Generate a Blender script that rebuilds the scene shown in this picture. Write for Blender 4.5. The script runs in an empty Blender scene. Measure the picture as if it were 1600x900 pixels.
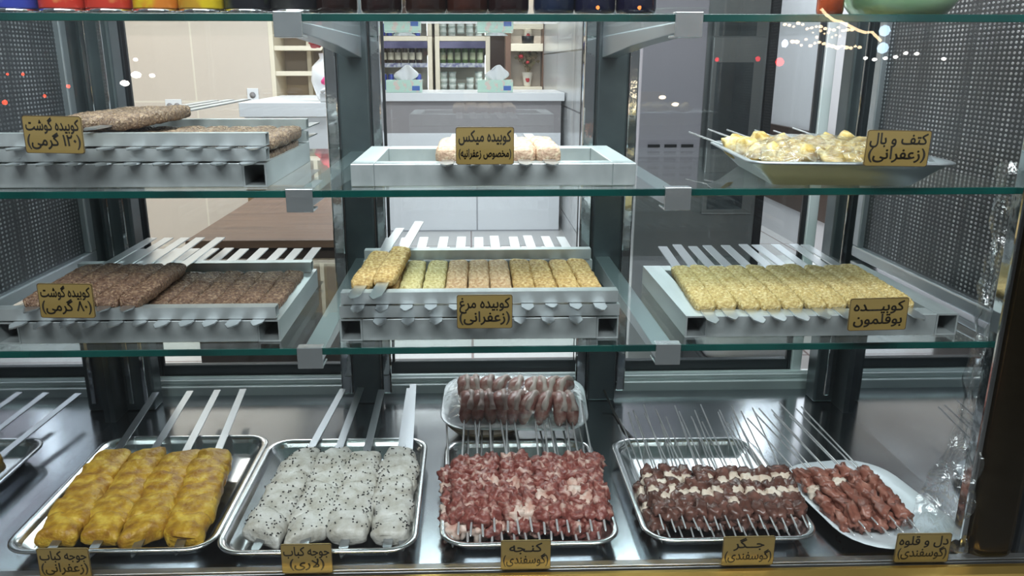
import bpy, bmesh, math, random
from mathutils import Vector, Matrix, noise, geometry
SC = bpy.context.scene
COL = SC.collection
PI = math.pi
R = math.radians
rnd = random.Random(7)

# ------------------------------------------------------------------ camera, light, exposure
cam = bpy.data.cameras.new('camera')
cam.sensor_width = 36.0
cam.lens = 1240 / 1600 * 36.0
cam.shift_x = 0.01797
cam.clip_start = 0.02
camo = bpy.data.objects.new('camera', cam)
camo.location = (0, -1.1, 0.756)
camo.rotation_euler = (R(90 - 15.8), 0, R(-1.7))
COL.objects.link(camo)
SC.camera = camo

SC.view_settings.view_transform = 'Standard'
SC.view_settings.look = 'None'
SC.view_settings.exposure = 0.70
SC.view_settings.gamma = 1.0
SC.view_settings.use_curve_mapping = False
SC.cycles.transparent_max_bounces = 40
SC.cycles.max_bounces = 10
SC.cycles.glossy_bounces = 6
SC.cycles.caustics_reflective = False
SC.cycles.caustics_refractive = False
SC.cycles.sample_clamp_indirect = 4.0
SC.cycles.use_denoising = True

world = bpy.data.worlds.new('night')
SC.world = world
world.use_nodes = True
world.node_tree.nodes['Background'].inputs[0].default_value = (0.75, 0.82, 0.9, 1)
world.node_tree.nodes['Background'].inputs[1].default_value = 0.10


def area(name, loc, size, power, aim, color=(1, 1, 1)):
    l = bpy.data.lights.new(name, 'AREA')
    l.shape = 'RECTANGLE'
    l.size, l.size_y = size
    l.energy = power
    l.color = color
    o = bpy.data.objects.new(name, l)
    o.location = loc
    o.rotation_euler = (Vector(aim) - Vector(loc)).to_track_quat('-Z', 'Y').to_euler()
    COL.objects.link(o)
    return o


area('case_led', (0.02, 0.10, 1.22), (1.5, 0.06), 15, (0.02, 0.26, 0), (0.93, 0.97, 1.0))
area('awning_lamp', (0.0, -1.5, 2.1), (2.6, 0.5), 58, (0, 0.2, 0.2), (0.93, 0.97, 1.0))
area('ceiling_lamp_near', (0.0, 2.6, 2.12), (2.4, 0.7), 70, (0, 2.9, 0), (0.95, 0.97, 1.0))
area('ceiling_lamp_left', (-2.2, 3.4, 2.12), (1.2, 0.6), 19, (-2.2, 3.6, 0), (1.0, 0.95, 0.88))
area('right_wall_fill', (1.9, 4.6, 2.12), (0.8, 0.6), 22, (2.1, 4.4, 0), (0.95, 0.97, 1.0))  # added fill, no lamp seen here: lifts the dim right wall
area('ceiling_lamp_far', (0.2, 6.4, 2.12), (2.4, 0.7), 60, (0.2, 6.4, 0), (1.0, 0.97, 0.93))


# ------------------------------------------------------------------ materials
def mat(name, color=(.5, .5, .5), rough=.5, metal=0.0, spec=.5, noise_scale=0, color2=None, bump=0, bump_scale=None,
        stretch=None, emit=0, ecol=None, lo=.35, hi=.65, detail=6, coat=0, rough2=None, sss=0):
    m = bpy.data.materials.new(name)
    m.use_nodes = True
    nt = m.node_tree
    b = nt.nodes['Principled BSDF']
    b.inputs['Base Color'].default_value = (*color, 1)
    b.inputs['Roughness'].default_value = rough
    b.inputs['Metallic'].default_value = metal
    b.inputs['Specular IOR Level'].default_value = spec
    if coat:
        b.inputs['Coat Weight'].default_value = coat
        b.inputs['Coat Roughness'].default_value = .12
    if sss:
        b.inputs['Subsurface Weight'].default_value = sss
        b.inputs['Subsurface Radius'].default_value = (.01, .004, .003)
        b.inputs['Subsurface Scale'].default_value = .5
    if emit:
        b.inputs['Emission Color'].default_value = (*(ecol or color), 1)
        b.inputs['Emission Strength'].default_value = emit
    if noise_scale or bump:
        tc = nt.nodes.new('ShaderNodeTexCoord')
        mp = nt.nodes.new('ShaderNodeMapping')
        nt.links.new(tc.outputs['Object'], mp.inputs[0])
        if stretch:
            mp.inputs['Scale'].default_value = stretch
    if noise_scale:
        n = nt.nodes.new('ShaderNodeTexNoise')
        n.inputs['Scale'].default_value = noise_scale
        n.inputs['Detail'].default_value = detail
        r = nt.nodes.new('ShaderNodeValToRGB')
        r.color_ramp.elements[0].position = lo
        r.color_ramp.elements[1].position = hi
        r.color_ramp.elements[0].color = (*color, 1)
        r.color_ramp.elements[1].color = (*(color2 or color), 1)
        nt.links.new(mp.outputs[0], n.inputs[0])
        nt.links.new(n.outputs[0], r.inputs[0])
        nt.links.new(r.outputs[0], b.inputs['Base Color'])
        if rough2 is not None:
            mr = nt.nodes.new('ShaderNodeMapRange')
            mr.inputs[3].default_value = rough
            mr.inputs[4].default_value = rough2
            nt.links.new(n.outputs[0], mr.inputs[0])
            nt.links.new(mr.outputs[0], b.inputs['Roughness'])
    if bump:
        n2 = nt.nodes.new('ShaderNodeTexNoise')
        n2.inputs['Scale'].default_value = bump_scale or noise_scale or 50
        n2.inputs['Detail'].default_value = 4
        bp = nt.nodes.new('ShaderNodeBump')
        bp.inputs['Strength'].default_value = bump
        bp.inputs['Distance'].default_value = .004
        nt.links.new(mp.outputs[0], n2.inputs[0])
        nt.links.new(n2.outputs[0], bp.inputs['Height'])
        nt.links.new(bp.outputs[0], b.inputs['Normal'])
    return m


def glass(name, tint=(.95, .98, .97), base=.04, rough=0.0, bump=0, bump_scale=20, gcol=(1, 1, 1)):
    """thin clear sheet: passes light, mirrors more towards grazing"""
    m = bpy.data.materials.new(name)
    m.use_nodes = True
    nt = m.node_tree
    nt.nodes.remove(nt.nodes['Principled BSDF'])
    out = nt.nodes['Material Output']
    t = nt.nodes.new('ShaderNodeBsdfTransparent')
    t.inputs[0].default_value = (*tint, 1)
    g = nt.nodes.new('ShaderNodeBsdfGlossy')
    g.inputs['Roughness'].default_value = rough
    g.inputs['Color'].default_value = (*gcol, 1)
    lw = nt.nodes.new('ShaderNodeLayerWeight')
    lw.inputs['Blend'].default_value = .5
    p5 = nt.nodes.new('ShaderNodeMath'); p5.operation = 'POWER'; p5.inputs[1].default_value = 5
    ma = nt.nodes.new('ShaderNodeMath'); ma.operation = 'MULTIPLY_ADD'
    ma.inputs[1].default_value = 1 - base; ma.inputs[2].default_value = base
    mx = nt.nodes.new('ShaderNodeMixShader')
    nt.links.new(lw.outputs['Facing'], p5.inputs[0])
    nt.links.new(p5.outputs[0], ma.inputs[0])
    nt.links.new(ma.outputs[0], mx.inputs[0])
    nt.links.new(t.outputs[0], mx.inputs[1])
    nt.links.new(g.outputs[0], mx.inputs[2])
    nt.links.new(mx.outputs[0], out.inputs[0])
    if bump:
        tc = nt.nodes.new('ShaderNodeTexCoord')
        n2 = nt.nodes.new('ShaderNodeTexNoise')
        n2.inputs['Scale'].default_value = bump_scale
        n2.inputs['Detail'].default_value = 5
        n2.inputs['Distortion'].default_value = 1.5
        bp = nt.nodes.new('ShaderNodeBump')
        bp.inputs['Strength'].default_value = bump
        bp.inputs['Distance'].default_value = .01
        nt.links.new(tc.outputs['Object'], n2.inputs[0])
        nt.links.new(n2.outputs[0], bp.inputs['Height'])
        nt.links.new(bp.outputs[0], g.inputs['Normal'])
        nt.links.new(bp.outputs[0], lw.inputs['Normal'])
    return m


M = {}
M['alum'] = mat('aluminium', (.52, .56, .57), .42, .75, noise_scale=30, color2=(.66, .70, .71), stretch=(1, .15, .6), bump=.05, bump_scale=60)
M['blade'] = mat('skewer_blade_steel', (.62, .65, .68), .28, .95, noise_scale=25, color2=(.74, .77, .79), stretch=(1, .1, 1))
M['deckblade'] = mat('dull_skewer_steel', (.36, .38, .40), .30, .95)
M['rod'] = mat('skewer_rod_steel', (.80, .82, .83), .25, .6)
M['wingtray'] = mat('dull_tray_steel', (.34, .36, .38), .34, .7)
M['tray'] = mat('tray_steel', (.66, .68, .69), .17, 1.0, noise_scale=8, color2=(.74, .76, .77), rough2=.26)
M['deck'] = mat('deck_steel', (.42, .45, .48), .10, 1.0, noise_scale=5, color2=(.50, .53, .56), rough2=.22)
M['mirror'] = mat('polished_steel', (.50, .51, .54), .035, 1.0, noise_scale=3, color2=(.56, .57, .60), bump=.02, bump_scale=4)
M['clip'] = mat('clip_steel', (.62, .65, .67), .22, .85, bump=.15, bump_scale=40)
M['chrome'] = mat('chrome', (.75, .76, .77), .08, 1.0, bump=.25, bump_scale=14)
M['post'] = mat('post_steel', (.085, .10, .11), .30, .85, noise_scale=8, color2=(.12, .145, .155))
M['darkframe'] = mat('dark_frame', (.03, .035, .04), .35, .3)
M['gasket'] = mat('black_gasket', (.012, .012, .014), .5)
M['rail'] = mat('rail_aluminium', (.76, .79, .81), .32, .4)
M['bracket'] = mat('bracket_steel', (.40, .43, .46), .30, .85)
M['bronze'] = mat('bronze_post', (.06, .043, .022), .20, .9)
M['gold'] = mat('gold_rail', (.62, .43, .13), .30, .95, noise_scale=10, color2=(.54, .36, .10), stretch=(.1, 1, 1))
M['plaque'] = mat('gold_plaque', (.40, .285, .105), .40, .45, noise_scale=14, color2=(.33, .225, .07), stretch=(.3, 1, 1))
M['ink'] = mat('black_ink', (.02, .015, .01), .6)
M['shelf'] = glass('shelf_glass', (.93, .975, .96), .035)
M['edge'] = mat('shelf_edge_glass', (.006, .075, .063), .10, 0, .8, noise_scale=6, color2=(.003, .035, .032), stretch=(1, 1, .01), coat=.6)
M['pane'] = glass('pane_glass', (.97, .985, .98), .035)
M['rearpane'] = glass('rear_door_glass', (.90, .93, .94), .06)
M['film'] = glass('cling_film', (.97, .98, .98), .10, .06, 1.0, 35)
M['plastic'] = glass('crumpled_clear_plastic', (.85, .87, .88), .22, .10, 1.0, 25)
M['white'] = mat('white_laminate', (.78, .79, .82), .25)
M['beige'] = mat('beige_panel', (.62, .53, .43), .4, noise_scale=2.2, color2=(.70, .61, .51), stretch=(3, 3, .25))
M['cream'] = mat('cream_board', (.80, .72, .58), .45)
M['taupe'] = mat('taupe_back', (.42, .33, .25), .5)
M['walnut'] = mat('walnut_top', (.105, .052, .03), .45, noise_scale=5, color2=(.19, .10, .058), stretch=(.7, 6, 6), lo=.3, hi=.7)
M['darkwood'] = mat('dark_wood', (.05, .03, .022), .35)
M['oak'] = mat('oak_wood', (.42, .25, .11), .5, noise_scale=8, color2=(.32, .18, .08), stretch=(1, 1, .2))
M['brownwood'] = mat('brown_wood', (.16, .085, .055), .4)
M['floor'] = mat('floor_tile', (.58, .57, .56), .18, noise_scale=1.5, color2=(.66, .65, .64))
M['walltile'] = mat('wall_tile', (.50, .52, .54), .18, noise_scale=2, color2=(.56, .58, .60))
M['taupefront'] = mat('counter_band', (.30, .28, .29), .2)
M['plaster'] = mat('plaster', (.62, .62, .64), .6)
M['greywall'] = mat('grey_wall', (.42, .385, .42), .4)
M['cabinet'] = mat('cabinet_steel', (.24, .26, .26), .35, .8, noise_scale=5, color2=(.30, .31, .30), stretch=(1, 1, .3))
M['dark'] = mat('dark_panel', (.02, .02, .022), .3)


def joint_material(name, c, cj, sx, sz, axis):
    """panel or tile face with thin recessed joints every sx, sz metres"""
    m = mat(name, c, .2)
    nt = m.node_tree
    b = nt.nodes['Principled BSDF']
    tc = nt.nodes.new('ShaderNodeTexCoord')
    sp = nt.nodes.new('ShaderNodeSeparateXYZ')
    nt.links.new(tc.outputs['Object'], sp.inputs[0])
    facs = []
    for ch, s in ((axis[0], sx), (axis[1], sz)):
        mo = nt.nodes.new('ShaderNodeMath'); mo.operation = 'MULTIPLY'; mo.inputs[1].default_value = 1 / s
        fr = nt.nodes.new('ShaderNodeMath'); fr.operation = 'FRACT'
        le = nt.nodes.new('ShaderNodeMath'); le.operation = 'LESS_THAN'; le.inputs[1].default_value = .012 / s
        nt.links.new(sp.outputs[ch], mo.inputs[0]); nt.links.new(mo.outputs[0], fr.inputs[0]); nt.links.new(fr.outputs[0], le.inputs[0])
        facs.append(le)
    mx = nt.nodes.new('ShaderNodeMath'); mx.operation = 'MAXIMUM'
    nt.links.new(facs[0].outputs[0], mx.inputs[0]); nt.links.new(facs[1].outputs[0], mx.inputs[1])
    mc = nt.nodes.new('ShaderNodeMix'); mc.data_type = 'RGBA'
    mc.inputs['A'].default_value = (*c, 1); mc.inputs['B'].default_value = (*cj, 1)
    nt.links.new(mx.outputs[0], mc.inputs['Factor'])
    nt.links.new(mc.outputs['Result'], b.inputs['Base Color'])
    return m


M['tilefloor'] = joint_material('floor_tiles', (.70, .69, .68), (.34, .27, .26), .8, .8, (0, 1))
M['counterjoint'] = joint_material('counter_panels', (.74, .76, .80), (.34, .35, .38), .72, 9, (0, 2))
M['walljoint'] = joint_material('grey_wall_tiles', (.48, .50, .52), (.10, .11, .12), 1.2, .42, (1, 2))
M['beigejoint'] = joint_material('beige_panel_joints', (.66, .575, .50), (.78, .71, .60), .62, .5, (0, 2))


def dot_material(name, base, dot, s):
    """embossed sheet: rows of small raised bright dots"""
    m = mat(name, base, .32, .8)
    nt = m.node_tree
    b = nt.nodes['Principled BSDF']
    tc = nt.nodes.new('ShaderNodeTexCoord')
    sp = nt.nodes.new('ShaderNodeSeparateXYZ')
    nt.links.new(tc.outputs['Object'], sp.inputs[0])
    sq = []
    for ch in (1, 2):
        mu = nt.nodes.new('ShaderNodeMath'); mu.operation = 'MULTIPLY'; mu.inputs[1].default_value = 1 / (s * (1.55 if ch == 1 else 1))
        fr = nt.nodes.new('ShaderNodeMath'); fr.operation = 'FRACT'
        su = nt.nodes.new('ShaderNodeMath'); su.operation = 'SUBTRACT'; su.inputs[1].default_value = .5
        pw = nt.nodes.new('ShaderNodeMath'); pw.operation = 'MULTIPLY'
        nt.links.new(sp.outputs[ch], mu.inputs[0]); nt.links.new(mu.outputs[0], fr.inputs[0]); nt.links.new(fr.outputs[0], su.inputs[0])
        nt.links.new(su.outputs[0], pw.inputs[0]); nt.links.new(su.outputs[0], pw.inputs[1])
        sq.append(pw)
    ad = nt.nodes.new('ShaderNodeMath'); ad.operation = 'ADD'
    nt.links.new(sq[0].outputs[0], ad.inputs[0]); nt.links.new(sq[1].outputs[0], ad.inputs[1])
    mr = nt.nodes.new('ShaderNodeMapRange')
    mr.inputs[1].default_value = .045; mr.inputs[2].default_value = .09; mr.inputs[3].default_value = 1; mr.inputs[4].default_value = 0
    nt.links.new(ad.outputs[0], mr.inputs[0])
    # dots come out brighter in some vertical streaks
    n = nt.nodes.new('ShaderNodeTexNoise'); n.inputs['Scale'].default_value = 9
    mp = nt.nodes.new('ShaderNodeMapping'); mp.inputs['Scale'].default_value = (1, 3.5, .25)
    nt.links.new(tc.outputs['Object'], mp.inputs[0]); nt.links.new(mp.outputs[0], n.inputs[0])
    mm = nt.nodes.new('ShaderNodeMapRange'); mm.inputs[1].default_value = .35; mm.inputs[2].default_value = .65; mm.inputs[3].default_value = .05
    nt.links.new(n.outputs[0], mm.inputs[0])
    mul = nt.nodes.new('ShaderNodeMath'); mul.operation = 'MULTIPLY'
    nt.links.new(mr.outputs[0], mul.inputs[0]); nt.links.new(mm.outputs[0], mul.inputs[1])
    mc = nt.nodes.new('ShaderNodeMix'); mc.data_type = 'RGBA'
    mc.inputs['A'].default_value = (*base, 1); mc.inputs['B'].default_value = (*dot, 1)
    nt.links.new(mul.outputs[0], mc.inputs['Factor'])
    nt.links.new(mc.outputs['Result'], b.inputs['Base Color'])
    bp = nt.nodes.new('ShaderNodeBump'); bp.inputs['Strength'].default_value = .6; bp.inputs['Distance'].default_value = .002
    nt.links.new(mr.outputs[0], bp.inputs['Height']); nt.links.new(bp.outputs[0], b.inputs['Normal'])
    return m


M['dots'] = dot_material('embossed_dot_sheet', (.06, .064, .07), (.42, .43, .45), .0076)
M['ledstrip'] = dot_material('ribbed_strip', (.22, .23, .25), (.75, .77, .80), .005)


def meat(name, c1, c2, c3, scale, rough=.42, bump=.6, bscale=260, lo=.35, mid=.52, hi=.7, sss=.0, stretch=None):
    m = mat(name, c1, rough, 0, .5, noise_scale=scale, color2=c3, bump=bump, bump_scale=bscale, lo=lo, hi=hi, stretch=stretch, sss=sss)
    for n in m.node_tree.nodes:
        if n.type == 'VALTORGB':
            e = n.color_ramp.elements.new(mid)
            e.color = (*c2, 1)
    return m


M['beef'] = meat('minced_beef', (.10, .048, .03), (.19, .105, .065), (.40, .27, .17), 230, bump=.9, bscale=330)
M['beefpale'] = meat('minced_beef_pale', (.085, .048, .03), (.165, .10, .06), (.33, .23, .14), 230, bump=.9, bscale=330)
M['chickmince'] = meat('saffron_chicken_mince', (.36, .20, .055), (.56, .36, .13), (.76, .58, .29), 220, bump=.9, bscale=330)
M['chickgreen'] = meat('green_tinged_chicken_mince', (.38, .29, .10), (.55, .45, .20), (.72, .62, .34), 220, bump=.9, bscale=330)
M['chickpink'] = meat('pinkish_chicken_mince', (.40, .22, .10), (.56, .37, .20), (.76, .58, .37), 220, bump=.9, bscale=330)
M['turkey'] = meat('turkey_mince', (.42, .28, .09), (.60, .45, .18), (.80, .67, .38), 200, bump=.9, bscale=300)
M['mix'] = meat('mixed_mince', (.42, .25, .17), (.56, .38, .26), (.72, .58, .40), 150, bump=.8, bscale=260)
M['saffron'] = meat('saffron_chicken', (.27, .115, .008), (.45, .25, .018), (.66, .45, .065), 45, .46, .7, 130)
M['yoghurt'] = meat('yoghurt_chicken', (.40, .37, .31), (.54, .52, .47), (.65, .635, .60), 40, .42, .6, 120)
M['seed'] = mat('black_seed', (.012, .011, .012), .5)
M['lamb'] = meat('raw_lamb', (.17, .038, .03), (.27, .082, .066), (.56, .37, .31), 75, .34, .5, 140, .36, .52, .68)
M['lambfat'] = meat('raw_lamb_fat', (.48, .23, .18), (.66, .46, .38), (.76, .64, .56), 34, .36, .4, 90)
M['liver'] = meat('raw_liver', (.06, .025, .019), (.115, .05, .038), (.20, .09, .07), 40, .26, .3, 70)
M['fat'] = meat('tail_fat', (.60, .46, .36), (.72, .60, .49), (.80, .72, .62), 30, .4, .3, 70)
M['heart'] = meat('raw_heart', (.16, .05, .034), (.26, .095, .066), (.42, .20, .15), 40, .33, .35, 80)
M['rib'] = meat('raw_rib_meat', (.30, .10, .09), (.44, .20, .17), (.62, .42, .37), 55, .3, .35, 70)
M['bone'] = meat('rib_fat', (.60, .44, .40), (.70, .56, .51), (.76, .66, .60), 30, .4, .3, 70)
M['wing'] = meat('saffron_wing', (.30, .17, .03), (.52, .36, .11), (.70, .58, .32), 55, .36, .5, 80)
M['melamine'] = mat('marbled_melamine', (.74, .78, .82), .2, noise_scale=14, color2=(.36, .42, .48), lo=.60, hi=.70, detail=8)
M['platewhite'] = mat('white_melamine', (.74, .80, .84), .2)
M['tan'] = mat('tan_bowl', (.46, .36, .22), .5)

# ------------------------------------------------------------------ mesh helpers


class MB:
    def __init__(s):
        s.v, s.f, s.sm = [], [], []

    def add(s, vs, fs, smooth=False):
        o = len(s.v)
        s.v += [tuple(v) for v in vs]
        s.f += [tuple(i + o for i in f) for f in fs]
        s.sm += [smooth] * len(fs)
        return s

    def box(s, x0, x1, y0, y1, z0, z1):
        vs = [(x, y, z) for z in (z0, z1) for y in (y0, y1) for x in (x0, x1)]
        return s.add(vs, [(0, 2, 3, 1), (4, 5, 7, 6), (0, 1, 5, 4), (2, 6, 7, 3), (0, 4, 6, 2), (1, 3, 7, 5)])

    def tube_open(s, x0, x1, y0, y1, z0, z1, t=.0025):
        """hollow square tube along y, both ends open"""
        o = [(x0, z0), (x1, z0), (x1, z1), (x0, z1)]
        i = [(x0 + t, z0 + t), (x1 - t, z0 + t), (x1 - t, z1 - t), (x0 + t, z1 - t)]
        vs = [(a, y, b) for y in (y0, y1) for a, b in o + i]
        fs = []
        for k in range(4):
            n = (k + 1) % 4
            fs += [(k, n, 8 + n, 8 + k), (4 + n, 4 + k, 12 + k, 12 + n), (n, k, 4 + k, 4 + n), (8 + k, 8 + n, 12 + n, 12 + k)]
        return s.add(vs, fs)

    def rings(s, rings, smooth=True, caps=True, closed=True):
        n = len(rings[0])
        vs = [p for r in rings for p in r]
        fs = []
        for a in range(len(rings) - 1):
            for k in range(n if closed else n - 1):
                q = (k + 1) % n
                fs.append((a * n + k, a * n + q, (a + 1) * n + q, (a + 1) * n + k))
        if caps:
            fs.append(tuple(range(n))[::-1])
            fs.append(tuple((len(rings) - 1) * n + k for k in range(n)))
        return s.add(vs, fs, smooth)

    def tube(s, pts, r, n=8, smooth=True):
        pts = [Vector(p) for p in pts]
        rs = r if isinstance(r, (list, tuple)) else [r] * len(pts)
        rings = []
        for i, p in enumerate(pts):
            d = (pts[min(i + 1, len(pts) - 1)] - pts[max(i - 1, 0)]).normalized()
            a = Vector((0, 0, 1)) if abs(d.z) < .9 else Vector((1, 0, 0))
            u = d.cross(a).normalized(); w = u.cross(d)
            rings.append([p + (u * math.cos(2 * PI * k / n) + w * math.sin(2 * PI * k / n)) * rs[i] for k in range(n)])
        return s.rings(rings, smooth)

    def lathe(s, prof, n=24, c=(0, 0, 0), smooth=True):
        rings = [[(c[0] + r * math.cos(2 * PI * k / n), c[1] + r * math.sin(2 * PI * k / n), c[2] + z) for k in range(n)] for r, z in prof]
        return s.rings(rings, smooth)

    def mesh(s, name, m):
        me = bpy.data.meshes.new(name)
        me.from_pydata(s.v, [], s.f)
        me.polygons.foreach_set('use_smooth', s.sm)
        me.validate()
        me.update()
        me.materials.append(m)
        return me

    def build(s, name, m, parent=None, bevel=0, loc=None):
        o = bpy.data.objects.new(name, s.mesh(name, m))
        COL.objects.link(o)
        o.parent = parent
        if loc:
            o.location = loc
        if bevel:
            md = o.modifiers.new('edge', 'BEVEL')
            md.width = bevel; md.segments = 2; md.limit_method = 'ANGLE'
        return o


def put(name, me, parent=None, loc=(0, 0, 0), rot=(0, 0, 0), scale=(1, 1, 1)):
    o = bpy.data.objects.new(name, me)
    COL.objects.link(o)
    o.parent = parent
    o.location, o.rotation_euler, o.scale = loc, rot, scale
    return o


def tag(o, label=None, cat=None, group=None, kind=None):
    if label: o['label'] = label
    if cat: o['category'] = cat
    if group: o['group'] = group
    if kind: o['kind'] = kind
    return o


def thing(name, label, cat, loc=(0, 0, 0), rot=(0, 0, 0), group=None):
    o = bpy.data.objects.new(name, None)
    o.empty_display_size = .02
    COL.objects.link(o)
    o.location, o.rotation_euler = loc, rot
    return tag(o, label, cat, group)


def dup(root, loc, rot, label, group=None):
    r = root.copy(); COL.objects.link(r)
    r.location, r.rotation_euler = loc, rot
    r['label'] = label
    if group: r['group'] = group
    for ch in list(root.children):
        c = ch.copy(); COL.objects.link(c); c.parent = r
        for g in list(ch.children):
            d = g.copy(); COL.objects.link(d); d.parent = c
    return r


def struct(name, mb, m, **k):
    return tag(mb.build(name, m, **k), kind='structure')


ORD = ['first', 'second', 'third', 'fourth', 'fifth', 'sixth', 'seventh', 'eighth', 'ninth', 'tenth', 'eleventh', 'twelfth',
       'thirteenth', 'fourteenth', 'fifteenth', 'sixteenth', 'seventeenth', 'eighteenth', 'nineteenth', 'twentieth']


def from_left(i, n):
    if i == 0: return 'leftmost'
    if i == n - 1: return 'rightmost'
    return ORD[i] + ' from left'


def lump(rx, ry, rz, seed, amp=.18, freq=1.3, sub=3, boxy=2.6):
    """irregular piece of meat"""
    bm = bmesh.new()
    bmesh.ops.create_icosphere(bm, subdivisions=sub, radius=1)
    off = Vector((seed * 3.1, seed * 1.7, seed * .9))
    for v in bm.verts:
        d = v.co.normalized()
        k = (abs(d.x) ** boxy + abs(d.y) ** boxy + abs(d.z) ** boxy) ** (-1 / boxy)
        k *= 1 + amp * noise.noise(d * freq + off) + amp * .45 * noise.noise(d * freq * 2.7 + off)
        v.co = Vector((d.x * k * rx, d.y * k * ry, d.z * k * rz))
    vs = [v.co.copy() for v in bm.verts]
    fs = [[v.index for v in f.verts] for f in bm.faces]
    bm.free()
    return MB().add(vs, fs, True)


def patty(L, w, h, ridges, seed, amp=.0012):
    """long flat minced meat moulded on a blade, with finger ridges across it"""
    nL, nC = 120, 18
    rings = []
    off = Vector((seed * 2.3, 0, seed))
    for i in range(nL + 1):
        t = i / nL
        e = max(0.05, (1 - abs(2 * t - 1) ** 16)) ** .5
        rg = 1 + .17 * math.sin(2 * PI * ridges * t + seed + .5 * noise.noise(Vector((t * 5, seed, 0))))
        ring = []
        for k in range(nC):
            a = 2 * PI * k / nC
            ca, sa = math.cos(a), math.sin(a)
            x = math.copysign(abs(ca) ** (2 / 4.2), ca) * w / 2 * (.6 + .4 * e)
            z = math.copysign(abs(sa) ** (2 / 3.4), sa) * h / 2 * (.5 + .5 * e) * (rg if sa > 0 else 1)
            p = Vector((x * (1 + .02 * math.sin(2 * PI * ridges * t + seed)), t * L, z))
            q = noise.noise_vector(p * 110 + off) * amp + noise.noise_vector(p * 28 + off) * amp * 1.3
            ring.append(p + q)
        rings.append(ring)
    return MB().rings(rings, True)


def blade(y0, y1, w=.018, t=.0022, tip=.016):
    """flat skewer, pointed front end"""
    o = [(-w / 2, y1), (w / 2, y1), (w / 2, y0 + tip), (w * .12, y0 + .002), (0, y0), (-w * .12, y0 + .002), (-w / 2, y0 + tip)]
    n = len(o)
    vs = [(x, y, -t / 2) for x, y in o] + [(x, y, t / 2) for x, y in o]
    fs = [tuple(range(n)), tuple(range(2 * n - 1, n - 1, -1))] + [(k, n + k, n + (k + 1) % n, (k + 1) % n) for k in range(n)]
    return MB().add(vs, fs)


def rrect(w, d, r, n=6):
    pts = []
    for cx, cy, a0 in ((w / 2 - r, d / 2 - r, 0), (-w / 2 + r, d / 2 - r, 90), (-w / 2 + r, -d / 2 + r, 180), (w / 2 - r, -d / 2 + r, 270)):
        for k in range(n + 1):
            a = R(a0 + 90 * k / n)
            pts.append((cx + r * math.cos(a), cy + r * math.sin(a)))
    return pts


def tray_mesh(w, d, r, prof):
    """prof: (inset, z) pairs from underside round the rim to the inside floor"""
    rings = []
    for ins, z in prof:
        rr = max(r - ins * .8, .008)
        rings.append([(x, y, z) for x, y in rrect(w - 2 * ins, d - 2 * ins, rr)])
    return MB().rings(rings, True)


# ------------------------------------------------------------------ the room behind (structure)
FZ = -0.58      # room floor
struct('floor', MB().box(-4, 4, .72, 10.2, FZ - .1, FZ), M['tilefloor'])
struct('ground', MB().box(-9, 9, -12, .72, FZ - .1, FZ), mat('pavement', (.05, .05, .052), .8, noise_scale=12, color2=(.08, .078, .075)))
struct('ceiling', MB().box(-4, 4, .9, 10.2, 2.2, 2.3), M['plaster'])
struct('wall_back', MB().box(-4, 4, 10.0, 10.1, FZ, 2.2), M['brownwood'])
struct('wall_left', MB().box(-4, -1.34, 4.5, 4.6, FZ, 2.2), M['beigejoint'])
struct('wall_far_left', MB().box(-3.3, -3.2, 1.0, 4.5, FZ, 2.2), M['beige'])
struct('wall_right', MB().box(2.5, 2.6, 1.0, 10.0, FZ, 2.2), M['plaster'])
struct('wall_partition', MB().box(.76, .96, 3.4, 8.4, FZ, 2.2), M['walljoint'])
struct('trim_1', MB().box(2.47, 2.5, 1.0, 8, -.32, .28), M['darkwood'], bevel=.004)

# ------------------------------------------------------------------ display case
XL, XR = -.79, .845       # inner side walls
case = thing('display_case', 'stainless and glass kebab display case with gold front rail filling the view', 'display case', (0, 0, 0))
MB().box(XL, XR, -.02, .655, -.03, 0).build('deck', M['deck'], case)
MB().box(XL - .02, XR + .1, -.056, .72, FZ, -.03).build('base_cabinet', M['darkframe'], case)
# lower polished side walls, upper embossed side panels with frames
MB().box(XL - .012, XL, .02, .66, 0, .34).build('lower_side_wall', M['mirror'], case)
MB().box(XL - .02, XL + .012, .515, .70, 0, 1.3).build('side_return', M['post'], case)
MB().box(XR - .012, XR + .02, .515, .70, 0, 1.3).build('side_return', M['post'], case)
MB().box(XR, XR + .012, .02, .66, 0, .34).build('lower_side_wall', M['mirror'], case)
for sx, x in ((-1, -.785), (1, .822)):
    a, b = sorted((x, x + sx * .01))
    p = MB().box(a, b, .03, .50, .385, 1.3).build('side_panel', M['dots'], case)
    m = MB()
    for (y0, y1, z0, z1) in ((.02, .525, .34, .352), (.02, .525, .362, .385), (.50, .525, .385, 1.3), (.005, .03, .352, 1.3)):
        c, d = sorted((x - sx * .012, x + sx * .012))
        m.box(c, d, y0, y1, z0, z1)
    m.build('panel_frame', M['bracket'], p, bevel=.003)
# posts
for x0, x1 in ((-.272, -.208), (.268, .332)):
    m = MB().box(x0, x1, .60, .645, 0, 1.3)
    post = m.build('post', M['post'], case, bevel=.004)
    q = MB().box(x0 - .028, x0 - .002, .607, .64, .02, 1.3).box(x1 + .002, x1 + .024, .607, .64, .02, 1.3)
    q.build('post_cladding', M['chrome'], post, bevel=.004)
    s_ = MB()
    for zz in (.012, .03):
        s_.lathe([(.0001, 0), (.006, 0), (.006, .004), (.003, .006)], 12)
for x0, x1, y in ((-.79, -.715, .575), (.79, .86, .575)):
    post = MB().box(x0, x1, y, y + .05, 0, 1.3).build('corner_post', M['post'], case, bevel=.005)
    MB().box(x0 + .02, x0 + .032, y - .008, y + .001, .02, 1.3).box(x1 - .022, x1 - .012, y - .006, y + .001, .02, 1.3).build('post_trim', M['chrome'], post, bevel=.002)
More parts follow.
